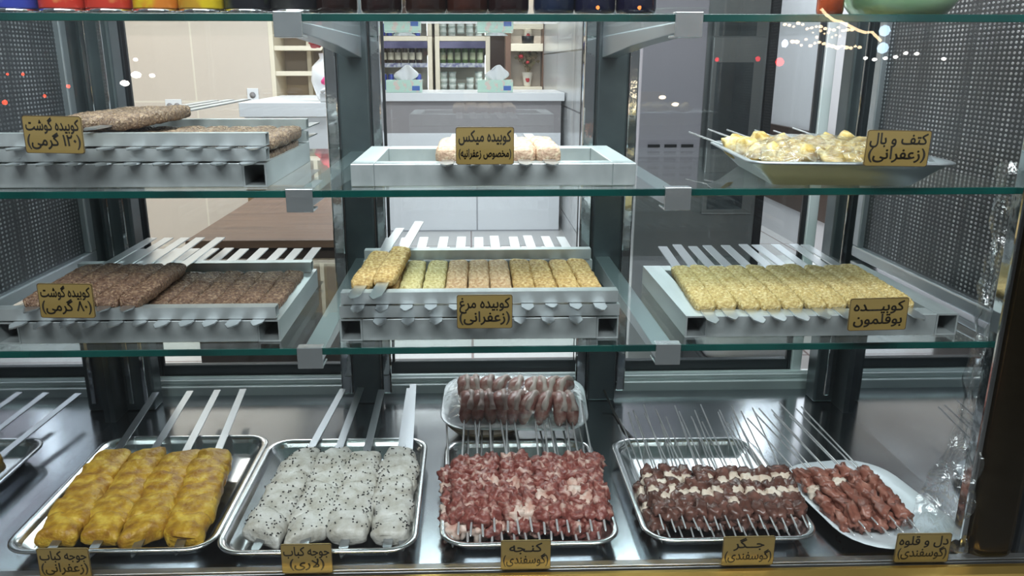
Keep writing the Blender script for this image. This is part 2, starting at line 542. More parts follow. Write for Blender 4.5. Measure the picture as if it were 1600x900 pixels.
# rear sliding door track and doors
MB().box(XL, XR, .655, .70, -.03, .022).box(XL, XR, .668, .674, .022, .034).box(XL, XR, .688, .70, .022, .034).build('rear_track', M['rail'], case, bevel=.003)
for x0, x1, y in ((-.765, -.235, .705), (-.215, .278, .715), (.30, .80, .705)):
    m = MB()
    m.box(x0, x0 + .022, y, y + .02, .024, 1.3).box(x1 - .022, x1, y, y + .02, .024, 1.3).box(x0 + .022, x1 - .022, y, y + .02, .024, .058)
    d = m.build('sliding_door', M['darkframe'], case, bevel=.003)
    MB().box(x0 + .022, x1 - .022, y + .007, y + .012, .058, 1.3).build('door_glass', M['rearpane'], d)
    g = MB().box(x0 + .022, x0 + .029, y - .002, y + .006, .058, 1.3).box(x1 - .029, x1 - .022, y - .002, y + .006, .058, 1.3)
    g.build('door_gasket', M['gasket'], d)
    if x0 > -.3:
        e = MB().box(x1 - .018, x1 + .006, y - .012, y - .002, .024, 1.3)
        e.build('door_edge', M['rail'], d, bevel=.002)
# front: lip strip, gold rail, front pane, corner post
MB().box(-.95, XR + .1, -.034, -.021, -.028, .004).build('lip_strip', M['ledstrip'], case)
gr = [(-.060, -.046), (-.078, -.040), (-.085, -.026), (-.082, -.010), (-.070, .001), (-.056, .005), (-.046, .004), (-.046, -.046)]
MB().rings([[(x, y, z) for y, z in gr] for x in (-1.2, 1.2)], False).build('gold_rail', M['gold'], case, bevel=.003)
MB().box(-.95, XR + .1, -.0440, -.0400, -.01, 1.3).build('front_glass', M['pane'], case)
rp = MB().box(.785, .862, -.034, .030, -.01, 1.3).build('front_post', M['bronze'], case, bevel=.026)
rp.modifiers[0].segments = 6
MB().box(.775, .786, -.018, .006, .0, 1.3).build('post_trim', M['chrome'], rp, bevel=.003)
MB().box(.87, .94, -.02, .02, -.01, 1.3).build('front_post', M['darkframe'], case, bevel=.006)
# shelf bracket arms with front clips
SH = [.355, .587, .819]
for z in SH:
    for x in (-.236, .291):
        zb = z - .010
        arm = MB().rings([[(x - w, y, zb), (x + w, y, zb), (x + w, y, zb - h), (x - w, y, zb - h)] for y, w, h in ((.008, .016, .014), (.30, .016, .024), (.602, .016, .042))], False)
        a = arm.build('shelf_bracket', M['bracket'], case, bevel=.0015)
        MB().box(x - .0185, x + .0185, -.005, -.0014, z - .030, z + .0025).box(x - .0185, x + .0185, -.0014, .012, z + .0006, z + .0025).box(x - .0185, x + .0185, -.0014, .03, z - .030, z - .027).build('shelf_clip', M['clip'], a, bevel=.0008)
for z, nm in zip(SH, ('lower', 'middle', 'top')):
    lab = {'lower': 'green edged glass shelf nearest the deck, carrying three full kebab racks',
           'middle': 'green edged glass shelf with the near empty centre rack and wing tray',
           'top': 'green edged glass shelf at the top carrying cans and dark jars'}[nm]
    s = thing('glass_shelf', lab, 'shelf', (0, 0, z - .010), group='glass shelves of the case')
    MB().box(-.785, .781, .003, .56, 0, .010).build('glass_sheet', M['shelf'], s)
    MB().box(-.785, .781, -.001, .003, 0, .010).build('polished_edge', M['edge'], s, bevel=.0008)

# ------------------------------------------------------------------ skewer racks
ZL, ZM, ZT = SH


def rack(label, x0, x1, y0, y1, z, h=.034, tw=.033, open_ends=True):
    t = thing('skewer_rack', label, 'rack', ((x0 + x1) / 2, y0, z + .0005), group='square tube aluminium skewer racks')
    w = (x1 - x0) / 2
    d = y1 - y0
    for s in (-1, 1):
        a, b = sorted((s * w, s * (w - tw)))
        if open_ends:
            MB().tube_open(a, b, 0, d, 0, h).build('side_tube', M['alum'], t)
        else:
            MB().box(a, b, 0, d, 0, h).build('side_tube', M['alum'], t, bevel=.0012)
    MB().box(-w + tw, w - tw, .0, tw, 0, h).build('front_tube', M['alum'], t, bevel=.0012)
    MB().box(-w + tw, w - tw, d - tw, d, 0, h).build('rear_tube', M['alum'], t, bevel=.0012)
    return t


def bars(x0, x1, y0, y1, z, h, where, n):
    for y, nm in ((y0, 'front'), (y1 - .02, 'rear')):
        m = MB().tube_open(-.01, .01, x0, x1, 0, h, .0016)
        m.v = [(yy, -xx, zz) for xx, yy, zz in m.v]
        o = m.build('spacer_bar', M['alum'], None, loc=(0, y + .01, z))
        tag(o, f'{n} {nm} aluminium spacer bar clamping skewers on the {where}', 'spacer bar', 'aluminium spacer bars between skewer layers')


BL = blade(-.036, .47, .018).mesh('blade', M['blade'])
PM = {}


def patties(key, m, L, w, h, ridges, nvar=3):
    PM[key] = [patty(L, w, h, ridges, 11 * k + len(key), .0013).mesh('minced_meat', m) for k in range(nvar)]


patties('beef', M['beef'], .215, .0352, .019, 22)
patties('beefpale', M['beefpale'], .215, .036, .020, 17)
patties('chick', M['chickmince'], .195, .0345, .0185, 15)
patties('green', M['chickgreen'], .195, .0345, .0185, 15, 1)
patties('pink', M['chickpink'], .195, .0345, .0185, 15, 1)
patties('turkey', M['turkey'], .235, .0345, .019, 25)
patties('mix', M['mix'], .17, .036, .026, 9)


def flat_skewer(label, key, loc, rz, group, k=0, my=.045, rx=0, cat='kebab skewer', mz=0, dy=0, sz=1):
    t = thing('minced_meat_skewer', label, cat, loc, (rx, 0, rz), group)
    put('blade', BL, t, (0, dy, 0))
    put('meat', PM[key][k % len(PM[key])], t, (0, my, mz), scale=(1, 1, sz))
    return t


# lower shelf, centre: saffron chicken
rc = rack('aluminium rack holding saffron chicken mince skewers, centre of the lower shelf', -.196, .222, .03, .325, ZL)
bars(-.195, .222, .028, .322, ZL + .0375, .0175, 'centre chicken rack', 'lower')
bars(-.192, .219, .028, .322, ZL + .0585, .0175, 'centre chicken rack', 'upper')
for i in range(8):
    flat_skewer(f'chicken mince skewer, bottom layer of centre rack, {from_left(i, 8)}, tip showing', 'chick', (-.135 + .0415 * i, .03, ZL + .0358), 0, 'bottom layer of the centre chicken rack', i)
for i in range(11):
    key = 'green' if i in (2, 3) else 'pink' if i in (4, 5, 6) else 'chick'
    col = 'greenish' if key == 'green' else 'pinkish' if key == 'pink' else 'golden'
    flat_skewer(f'{col} chicken mince skewer clamped in centre rack, {from_left(i, 11)} of its row', key, (-.1665 + .0357 * i, .03, ZL + .0567), R(rnd.uniform(-.7, .7)), 'upper layer of the centre chicken rack', i, my=.05, dy=rnd.uniform(-.004, .012))
flat_skewer('golden chicken mince skewer lying on top at the left corner of the centre rack', 'chick', (-.168, .025, ZL + .0775), R(-3), None, 1, my=.035)
flat_skewer('golden chicken mince skewer lying raised across the front bar of the centre rack', 'chick', (-.136, .018, ZL + .080), R(-4), None, 2, my=.045, rx=R(1.5))

# lower shelf, right: turkey
rack('aluminium rack under the pale turkey skewers, right of the lower shelf', .324, .742, .03, .34, ZL)
for i in range(10):
    flat_skewer(f'pale yellow turkey mince skewer on right rack, {from_left(i, 10)}', 'turkey', (.358 + .0348 * i + rnd.uniform(-.001, .001), .03 + rnd.uniform(-.006, .004), ZL + .0358), R(-4 + rnd.uniform(-1, 1)), 'turkey skewers on the right rack', i, my=.028, mz=.003, dy=rnd.uniform(-.006, .02))

# lower shelf, left: beef
rack('aluminium rack under the dark beef skewers, left of the lower shelf', -.70, -.285, .03, .335, ZL)
bars(-.705, -.289, .028, .322, ZL + .0375, .0175, 'left beef rack of the lower shelf', 'single')
for i in range(11):
    flat_skewer(f'brown beef mince skewer in left lower rack under the bar, {from_left(i, 11)}', 'beef', (-.660 + .0346 * i, .03, ZL + .0358), R(rnd.uniform(-.6, .6) + .8), 'beef skewers clamped in the left lower rack', i, my=.042, dy=rnd.uniform(-.006, .006))
for i in range(5):
    flat_skewer(f'brown beef mince skewer laid on top of left lower rack, {from_left(i, 5)}', 'beef', (-.640 + .0345 * i, .018, ZL + .0575), R(1.5 + rnd.uniform(-.5, .5)), 'beef skewers laid on top of the left lower rack', i, my=.012, dy=.02, mz=.004)

# middle shelf, left: large beef
rack('aluminium rack with stacked large beef skewers, left of the middle shelf', -.71, -.287, .03, .345, ZM)
bars(-.708, -.285, .028, .335, ZM + .0375, .0175, 'upper left beef rack', 'lower')
bars(-.708, -.284, .028, .335, ZM + .0585, .0175, 'upper left beef rack', 'upper')
for i in range(10):
    flat_skewer(f'large beef mince skewer, bottom layer of upper left rack, {from_left(i, 10)}, tip showing', 'beefpale', (-.665 + .0395 * i, .03, ZM + .0358), 0, 'bottom layer of the upper left beef rack', i)
for i in range(10):
    flat_skewer(f'large beef mince skewer, second layer of upper left rack, {from_left(i, 10)}', 'beefpale', (-.662 + .0402 * i, .03, ZM + .0567), R(rnd.uniform(-.5, .5)), 'second layer of the upper left beef rack', i, my=.04)
for i in range(3):
    flat_skewer(f'large beef mince skewer lying on top of the upper left rack, {from_left(i, 3)}', 'beefpale', (-.610 + .043 * i, .02, ZM + .080 + .001 * i), R(-13 + 1.5 * i), 'beef skewers on top of the upper left rack', i, my=.045, rx=R(2.2), dy=.03)

# middle shelf, centre: nearly empty
rack('nearly empty aluminium rack with five mixed mince skewers, centre of the middle shelf', -.169, .237, .03, .28, ZM, .032, .033, False)
for i in range(5):
    flat_skewer(f'pale pink mixed mince skewer on the nearly empty centre rack, {from_left(i, 5)}', 'mix', (-.032 + .0367 * i, .03, ZM + .0338), R(rnd.uniform(-1, 1)), 'mixed mince skewers on the near empty rack', i, my=.028, mz=.006)

# ------------------------------------------------------------------ trays on the deck
TP = [(.034, 0), (.014, .025), (.004, .0275), (0, .029), (0, .031), (.003, .0325), (.009, .0315), (.014, .027), (.024, .008), (.034, .0035)]
for lab, x, y, w, d in (('yellow saffron chicken', -.569, .183, .330, .398), ('white seeded chicken', -.246, .166, .316, .388),
                        ('red lamb chunk skewers', .091, .165, .289, .364), ('dark liver skewers', .4155, .165, .284, .358)):
    o = tray_mesh(w, d, .045, TP).build('steel_tray', M['tray'], None, loc=(x, y, .0005))
    tag(o, f'rectangular stainless steel tray under the {lab}', 'tray', 'stainless trays on the deck')

BW = blade(-.040, .555, .0145, .0025, .02).mesh('blade', M['deckblade'])


def log_piece(y0, y1, W, H, seed, skew, lift, dx):
    """one flattened chunk of chicken pushed against its neighbours"""
    n, nc = 20, 26
    rings = []
    for i in range(n + 1):
        t = i / n
        e = max(.02, 1 - abs(2 * t - 1) ** 8) ** .5
        ring = []
        for k in range(nc):
            a = 2 * PI * k / nc
            ca, sa = math.cos(a), math.sin(a)
            x = math.copysign(abs(ca) ** (2 / 2.9), ca) * W * (.72 + .28 * e)
            z = math.copysign(abs(sa) ** (2 / 2.6), sa) * H * (.58 + .42 * e)
            if sa < 0: z *= .75
            y = y0 + (y1 - y0) * t + skew * x + .006 * math.sin(x * 60 + seed)
            p = Vector((x + dx, y, z + lift + .004 * (t - .5)))
            q = noise.noise_vector(p * 38 + Vector((seed * 3, 0, 0))) * .0042 + noise.noise_vector(p * 95 + Vector((0, seed, 0))) * .0021 + noise.noise_vector(p * 220) * .0007
            q.z *= .9
            ring.append(p + q)
        rings.append(ring)
    return MB().rings(rings, True)


def chicken_log(name, label, m, loc, rz, group, seed, seeds=False, w=.0362, wb=0, sweep=0):
    r = random.Random(seed)
    t = thing(name, label, 'kebab skewer', loc, (R(2.4), 0, rz), group)
    put('blade', BW, t, (0, wb, 0))
    n = 6
    pieces = []
    y = .0
    for i in range(n):
        L = r.uniform(.050, .058)
        end = .90 if i in (0, n - 1) else 1
        mb = log_piece(y, y + L, w * r.uniform(.93, 1.06) * end, .0215 * r.uniform(.90, 1.08) * end, seed * 5 + i, r.uniform(-.35, .35), r.uniform(-.001, .002), r.uniform(-.0025, .0025))
        y += L - .0135
        mb.build('chicken_piece', m, t)
        pieces.append(mb)
    if seeds:
        s = MB()
        cand = [Vector(v) for mb in pieces for v in mb.v if v[2] > .010]
        for k in range(170):
            p = r.choice(cand) + Vector((r.uniform(-.002, .002), r.uniform(-.002, .002), .0006))
            e = r.uniform(0, PI)
            dx, dy = math.cos(e) * .0016, math.sin(e) * .0016
            s.tube([(p.x - dx, p.y - dy, p.z), (p.x, p.y, p.z + .0006), (p.x + dx, p.y + dy, p.z)], [.0004, .0013, .0004], 5)
        tag(s.build('nigella_seeds', M['seed'], t), kind='stuff')
    return t


for i in range(4):
    chicken_log('saffron_chicken_skewer', f'thick yellow saffron chicken skewer, {from_left(i, 4)} in its steel tray', M['saffron'], (-.660 + .0655 * i, .022, .026), R(4.6 + rnd.uniform(-.8, .8)), 'yellow chicken skewers', 3 + i, wb=rnd.uniform(-.02, .01))
for i, (x, rz) in enumerate(((-.338, -5), (-.266, -1.5), (-.203, 0), (-.135, .5))):
    nm = 'thick white chicken skewer dotted with black seeds, ' + from_left(i, 4) + ' in its tray'
    chicken_log('yoghurt_chicken_skewer', nm, M['yoghurt'], (x, .016, .026), R(rz), 'white seeded chicken skewers', 23 + i, True, .0362, wb=(0.0, .005, -.008, -.002)[i])
t = thing('flat_skewer_blade', 'spare flat blade beside the rightmost white chicken skewer', 'skewer', (-.112, .03, .022), (R(3.2), 0, R(2.2)))
put('blade', BW, t)


# ------------------------------------------------------------------ thin rod skewers
def rod_mesh(L, q=.0016):
    return MB().tube([(0, 0, 0), (0, .004, 0), (0, L, 0)], [.0004, q, q], 6).mesh('rod', M['rod'])


RODS = [rod_mesh(L) for L in (.395, .41, .425)]
LONG = [rod_mesh(L, .0021) for L in (.435, .45, .465)]
LUMPS = {}
for key, m, sx, sy, sz, n in (('lamb', 'lamb', .0158, .0165, .0135, 7), ('lambfat', 'lambfat', .0135, .0135, .0125, 4), ('liver', 'liver', .0128, .0165, .0118, 6),
                              ('fat', 'fat', .0115, .0108, .0100, 4), ('heart', 'heart', .0105, .0185, .0100, 5)):
    LUMPS[key] = [lump(sx, sy, sz, 5 + 3 * k + len(key), .62 if key in ('lamb', 'lambfat', 'heart') else .42, 2.1, 3, 3.6).mesh(m + '_chunk', M[m]) for k in range(n)]


def rod_skewer(name, label, cat, loc, rot, group, seq, y0, r, pitch=None, k=0):
    t = thing(name, label, cat, loc, rot, group)
    put('rod', (LONG if name == 'lamb_skewer' else RODS)[k % 3], t)
    y = y0
    for key, step in seq:
        me = r.choice(LUMPS[key])
        put({'lamb': 'lamb_chunk', 'lambfat': 'fat_chunk', 'liver': 'liver_chunk', 'fat': 'fat_chunk', 'heart': 'heart_chunk'}[key], me, t,
            (r.uniform(-.0025, .0025), y, r.uniform(-.0015, .0015)), (r.uniform(-.3, .3), r.choice((0, PI / 2, PI, PI * 1.5)) + r.uniform(-.4, .4), r.uniform(-.35, .35)),
            (1, r.uniform(.9, 1.12), 1))
        y += step
    return t


r = random.Random(31)
for layer, n, z0, sl in (('lower', 13, .0195, 3.2), ('top', 13, .0365, 4.4)):
    for i in range(n):
        x = -.030 + .0195 * i + (0.008 if layer == 'top' else 0) + r.uniform(-.002, .002)
        seq = [('lambfat' if r.random() < .20 else 'lamb', r.uniform(.0235, .027)) for _ in range(8 if layer == 'lower' else 7)]
        rod_skewer('lamb_skewer', f'red raw lamb chunk skewer in the {layer} layer of its tray, {from_left(i, n)}', 'meat skewer', (x, r.uniform(-.003, .012), z0),
                   (R(sl), 0, R(-x * 10 * .35 + r.uniform(-3.2, 3.2))), f'lamb skewers, {layer} layer', seq, .040 if layer == 'lower' else .050, r, k=i)
for layer, n, z0, sl in (('lower', 14, .0165, 2.6), ('top', 14, .035, 3.4)):
    for i in range(n):
        x = .302 + .0178 * i + (.006 if layer == 'top' else 0) + r.uniform(-.002, .002)
        wob = r.random()
        seq = [('liver', .0235), ('liver', .0215), ('fat', .0195), ('liver', .023), ('fat', .0195), ('liver', .023)]
        if wob < .2: seq[4] = ('liver', .0215)
        if .2 < wob < .35: seq[2] = ('liver', .0215); seq[1] = ('fat', .0195)
        rod_skewer('liver_skewer', f'dark liver and white fat skewer in the {layer} layer of its tray, {from_left(i, n)}', 'meat skewer', (x, r.uniform(-.002, .014) + .004, z0),
                   (R(sl), 0, R(-3 + (1.5 - i * .25) + r.uniform(-3, 3))), f'liver skewers, {layer} layer', seq, .052 + r.uniform(-.004, .004), r, k=i)

# heart and kidney on a plate
pl = [(.065, 0), (.06, -.0), (.03, .006), (.004, .017), (0, .0185), (.002, .0195), (.03, .010), (.058, .0045), (.07, .004)]
o = tray_mesh(.212, .285, .075, pl).build('serving_plate', M['platewhite'], None, loc=(.690, .118, .0008))
o.rotation_euler = (0, 0, R(8))
tag(o, 'oblong white plate under the heart and kidney skewers at the right', 'plate')
for i in range(9):
    x = .615 + .0142 * i + r.uniform(-.002, .002)
    seq = [('heart', r.uniform(.027, .031)) for _ in range(5 if i not in (0,) else 6)]
    if i in (0, 3): seq[3] = ('fat', .022)
    z0 = .0225 + (.015 if i % 2 else 0)
    rod_skewer('heart_skewer', f'reddish brown heart and kidney skewer on the white plate, {from_left(i, 9)}', 'meat skewer', (x, r.uniform(-.004, .01) + .0016 * i, z0),
               (R(3.4), 0, R(6.0 - .35 * i + r.uniform(-2, 2))), 'heart and kidney skewers on the plate', seq, .038, r, k=i)

# ------------------------------------------------------------------ wrapped ribs on a marbled platter
pp = [(.05, 0), (.045, -.001), (.02, .010), (.003, .019), (0, .0205), (.002, .0215), (.02, .014), (.04, .0055), (.052, .005)]
o = tray_mesh(.305, .215, .06, pp).build('marbled_platter', M['melamine'], None, loc=(.09, .452, .047))
o.rotation_euler = (R(8), 0, R(-3))
tag(o, 'grey marbled platter of film wrapped ribs behind the lamb tray', 'platter')
MB().lathe([(.055, 0), (.085, .03), (.087, .034), (.082, .034), (.05, .004)], 32).build('tan_bowl', M['tan'], None, loc=(.03, .44, .0008))
tag(bpy.data.objects['tan_bowl'], 'tan bowl turned under the marbled rib platter', 'bowl')


def rib(seed):
    t0 = []
    n = 14
    r_ = random.Random(seed)
    rings, fat = [], []
    for i in range(n + 1):
        t = i / n
        a = -.35 + t * 2.6
        c = Vector((.008 * math.sin(t * 3 + seed), -.045 + .095 * t, .022 * math.sin(t * PI) + .006))
        e = max(.1, 1 - abs(2 * t - 1) ** 4) ** .5
        rings.append([c + Vector((.0162 * e * math.cos(2 * PI * k / 12), 0, .017 * e * math.sin(2 * PI * k / 12))) + noise.noise_vector(Vector((k * .6, t * 6, seed))) * .0025 for k in range(12)])
        fat.append(c + Vector((.006, 0, .0135 * e)))
    m = MB().rings(rings, True)
    f = MB().tube(fat[2:-1], [.0062 + .0016 * math.sin(i * 1.3 + seed) for i in range(len(fat) - 3)], 8)
    return m, f


for row, n, yy, zz in (('back', 9, .475, .068), ('front', 9, .415, .060)):
    for i in range(n):
        m, f = rib(i + (20 if row == 'back' else 0))
        t = thing('lamb_rib', f'raw lamb rib strip under film, {row} row on the platter, {from_left(i, n)}', 'meat', (-.018 + .0272 * i, yy - .002 * i, zz), (R(8), R(r.uniform(-8, 8)), R(r.uniform(-16, 4) - (4 * i if row == 'back' and i > 6 else 0))), f'lamb ribs on the platter, {row} row')
        m.build('rib_meat', M['rib'], t)
        f.build('rib_fat', M['bone'], t)


def film(label, w, d, h, loc, rot, r_=.06, seed=0, sag=2.2):
    """stretched film: high in the middle, gathered at the rim, wrinkled"""
    nx, ny = 44, 34
    vs, fs = [], []
    for j in range(ny + 1):
        for i in range(nx + 1):
            u, v = 2 * i / nx - 1, 2 * j / ny - 1
            # squircle mapping keeps the outline rounded
            x, y = u * math.sqrt(1 - v * v / 2 * .55), v * math.sqrt(1 - u * u / 2 * .55)
            e = (1 - abs(u) ** sag) * (1 - abs(v) ** sag)
            z = h * e ** .55 + .004 * noise.noise(Vector((u * 4, v * 6, seed))) * e ** .3 + .0025 * noise.noise(Vector((u * 14, v * 5, seed + 3)))
            vs.append((x * w / 2, y * d / 2, z))
    for j in range(ny):
        for i in range(nx):
            a = j * (nx + 1) + i
            fs.append((a, a + 1, a + nx + 2, a + nx + 1))
    o = MB().add(vs, fs, True).build('cling_film', M['film'], None, loc=loc)
    o.rotation_euler = rot
    tag(o, label, 'cling film')
    return o


film('clear cling film stretched over the ribs on the marbled platter', .30, .205, .032, (.09, .452, .069), (R(8), 0, R(-3)))

# ------------------------------------------------------------------ wrapped wings, middle shelf right
wp = [(.045, 0), (.018, .026), (.006, .033), (0, .0345), (0, .0365), (.004, .038), (.010, .0365), (.02, .030), (.044, .006), (.05, .004)]
o = tray_mesh(.285, .32, .03, wp).build('steel_tray', M['wingtray'], None, loc=(.545, .135, ZM + .0006))
o.rotation_euler = (0, 0, R(-6))
tag(o, 'stainless tray of film wrapped chicken wings on the middle shelf', 'tray')
WL = [lump(.017, .024, .014, 60 + k, .4, 1.7, 3, 2.4).mesh('wing_piece', M['wing']) for k in range(5)]
for i in range(6):
    t = thing('wing_skewer', f'pale saffron chicken wing skewer in the film wrapped tray, {from_left(i, 6)}', 'meat skewer', (.455 + .034 * i, .03, ZM + .024 + .003 * (i % 2)), (R(3.0), 0, R(-2 - 1.2 * i + 8)), 'chicken wing skewers')
    put('rod', RODS[i % 3], t, (0, -.01, 0))
    for q in range(5):
        put('wing_piece', WL[(i + q * 2) % 5], t, (r.uniform(-.004, .004), .012 + .040 * q, .004 + r.uniform(0, .006)), (r.uniform(-.4, .4), r.uniform(0, 6), r.uniform(-.7, .7)))
film('clear cling film stretched over the chicken wing tray', .278, .312, .022, (.545, .135, ZM + .037), (0, 0, R(-6)), seed=5)

# ------------------------------------------------------------------ signs
JOIN = {  # isolated, final, initial, medial presentation forms
    'ا': 'ﺍﺎ', 'ب': 'ﺏﺐﺑﺒ', 'پ': 'ﭖﭗﭘﭙ', 'ت': 'ﺕﺖﺗﺘ', 'ج': 'ﺝﺞﺟﺠ', 'چ': 'ﭺﭻﭼﭽ', 'ح': 'ﺡﺢﺣﺤ', 'خ': 'ﺥﺦﺧﺨ', 'د': 'ﺩﺪ', 'ر': 'ﺭﺮ',
    'ز': 'ﺯﺰ', 'س': 'ﺱﺲﺳﺴ', 'ش': 'ﺵﺶﺷﺸ', 'ص': 'ﺹﺺﺻﺼ', 'ع': 'ﻉﻊﻋﻌ', 'غ': 'ﻍﻎﻏﻐ', 'ف': 'ﻑﻒﻓﻔ', 'ق': 'ﻕﻖﻗﻘ', 'ک': 'ﮎﮏﮐﮑ',
    'گ': 'ﮒﮓﮔﮕ', 'ل': 'ﻝﻞﻟﻠ', 'م': 'ﻡﻢﻣﻤ', 'ن': 'ﻥﻦﻧﻨ', 'و': 'ﻭﻮ', 'ه': 'ﻩﻪﻫﻬ', 'ی': 'ﯼﯽﯾﯿ', 'ـ': 'ــــ'}


def shape(s):
    """joined right-to-left lettering laid out from the left"""
    s = s.replace('لا', '\ufefb')
    out, run = [], ''
    for i, c in enumerate(s):
        if c in JOIN:
            prev = i > 0 and s[i - 1] in JOIN and len(JOIN[s[i - 1]]) == 4
            nxt = i + 1 < len(s) and (s[i + 1] in JOIN or s[i + 1] == '\ufefb') and len(JOIN[c]) == 4
            k = 3 if prev and nxt else 2 if nxt else 1 if prev else 0
            out.append(JOIN[c][k])
        elif c == '\ufefb':
            prev = i > 0 and s[i - 1] in JOIN and len(JOIN[s[i - 1]]) == 4
            out.append('\ufefc' if prev else c)
        else:
            out.append({'(': ')', ')': '('}.get(c, c))
    txt = ''.join(out)
    # keep digit runs in reading order
    res, i = [], 0
    toks = []
    while i < len(txt):
        if txt[i] in '۰۱۲۳۴۵۶۷۸۹':
            j = i
            while j < len(txt) and txt[j] in '۰۱۲۳۴۵۶۷۸۹': j += 1
            toks.append(txt[i:j]); i = j
        else:
            toks.append(txt[i]); i += 1
    return ''.join(reversed(toks))


def outline_loops(text):
    cur = bpy.data.curves.new('lettering', 'FONT')
    cur.fill_mode = 'NONE'
    cur.resolution_u = 4
    cur.body = text
    o = bpy.data.objects.new('lettering_source', cur)
    COL.objects.link(o)
    dg = bpy.context.evaluated_depsgraph_get()
    dg.update()
    me = bpy.data.meshes.new_from_object(o.evaluated_get(dg))
    n = len(me.vertices)
    par = list(range(n))
    def find(i):
        while par[i] != i: par[i] = par[par[i]]; i = par[i]
        return i
    for e in me.edges:
        par[find(e.vertices[0])] = find(e.vertices[1])
    groups = {}
    for i in range(n):
        groups.setdefault(find(i), []).append(i)
    loops = [[(me.vertices[i].co.x, me.vertices[i].co.y) for i in g] for g in groups.values() if len(g) > 2]
    bpy.data.objects.remove(o)
    bpy.data.meshes.remove(me)
    return loops


def winding(loops, x, y):
    w = 0
    for L in loops:
        for k in range(len(L)):
            x0, y0 = L[k - 1]
            x1, y1 = L[k]
            if (y0 <= y) != (y1 <= y):
                c = (x1 - x0) * (y - y0) - (x - x0) * (y1 - y0)
                if y1 > y0 and c > 0: w += 1
                elif y1 <= y0 and c < 0: w -= 1
    return w


def lettering(lines, w, h):
    """joined letters filled by winding so that overlapping strokes stay solid, then thickened"""
    mb = MB()
    for i, ln in enumerate(lines):
        loops = outline_loops(shape(ln))
        xs = [p[0] for L in loops for p in L]
        wid = max(xs) - min(xs); cx = (max(xs) + min(xs)) / 2
        sc = min(h * .46, w * .90 / wid)
        sz = min(h * .42, sc * 1.6)
        base = (h * .12 if i == 0 else -h * .29)
        pts, eds = [], []
        for L in loops:
            o = len(pts)
            pts += [Vector(p) for p in L]
            eds += [(o + k, o + (k + 1) % len(L)) for k in range(len(L))]
        V, E_, F, _a, _b, _c = geometry.delaunay_2d_cdt(pts, eds, [], 0, 1e-5)
        keep = [f for f in F if winding(loops, sum(V[q].x for q in f) / 3, sum(V[q].y for q in f) / 3)]
        mb.add([((v.x - cx) * sc, 0, v.y * sz + base) for v in V], keep)
        d = .00040 / sz
        for L in loops:
            for k in range(len(L)):
                p, q = Vector(L[k - 1]), Vector(L[k])
                if (q - p).length < 1e-6: continue
                u = (q - p).normalized() * d
                nrm = Vector((-u.y, u.x))
                mb.add([((c.x - cx) * sc, -.00003, c.y * sz + base) for c in (p - u * .6 + nrm, p - u * .6 - nrm, q + u * .6 - nrm, q + u * .6 + nrm)], [(0, 1, 2, 3)])
    return mb


def sign(label, lines, x, z, w, h, rot=0, radius=.003, lean=0):
    t = thing('price_sign', label, 'sign', (x, -.0375, z), (R(lean), R(rot), 0), 'gold plaques with black Persian lettering')
    pts = rrect(w, h, radius, 4)
    MB().rings([[(a, .0012, b) for a, b in pts], [(a, -.0012, b) for a, b in pts]], False).build('plaque', M['plaque'], t, bevel=.0004)
    lm = lettering(lines, w, h)
    o = lm.build('lettering', M['ink'], t)
    o.location = (0, -.0015, 0)
    # thin dark outline running round the plaque
    e = MB()
    p2 = rrect(w - .0012, h - .0012, radius, 4)
    n = len(pts)
    e.add([(a, -.00125, b) for a, b in pts] + [(a, -.0015, b) for a, b in pts] + [(a, -.0015, b) for a, b in p2] + [(a, -.00125, b) for a, b in p2],
          [(q + k, q + (k + 1) % n, (q + n) % (4 * n) + (k + 1) % n, (q + n) % (4 * n) + k) for q in (0, n, 2 * n, 3 * n) for k in range(n)])
    e.build('border', M['darkwood'], t)
    return t


G1, G2 = '(زعفرانی)', '(گوسفندی)'
sign('gold sign for 120 gram beef mince on the upper left rack', ['کوبیده گوشت', '(۱۲۰ گرمی)'], -.540, .667, .075, .048, 1)
sign('gold sign for mixed mince on the nearly empty centre rack', ['کوبیده میکس', '(مخصوص زعفرانیه)'], .020, .651, .077, .049)
sign('gold sign for shoulder and wings beside the film wrapped tray', ['کتف و بال', G1], .575, .646, .087, .048, 1)
sign('gold sign for 80 gram beef mince on the lower left rack', ['کوبیده گوشت', '(۸۰ گرمی)'], -.556, .442, .074, .049, 1)
sign('gold sign for saffron chicken mince on the lower centre rack', ['کوبیده مرغ', G1], .019, .421, .078, .049)
sign('gold sign for turkey mince on the lower right rack', ['کوبیـــده', 'بوقلمون'], .580, .412, .084, .048, -1)
sign('gold sign for saffron chicken kebab below the yellow chicken tray', ['جوجه کباب', G1], -.619, .028, .077, .051, .5)
sign('gold sign for white chicken kebab below the seeded chicken tray', ['جوجه کباب', '(لاری)'], -.254, .028, .077, .051)
sign('gold sign for lamb chunks below the red lamb tray', ['کنـجه', G2], .081, .028, .077, .051)
sign('gold sign for liver below the dark liver tray', ['جــگر', G2], .427, .028, .081, .051)
sign('gold sign for heart and kidney below the white plate', ['دل و قلوه', G2], .702, .028, .086, .051, .5)

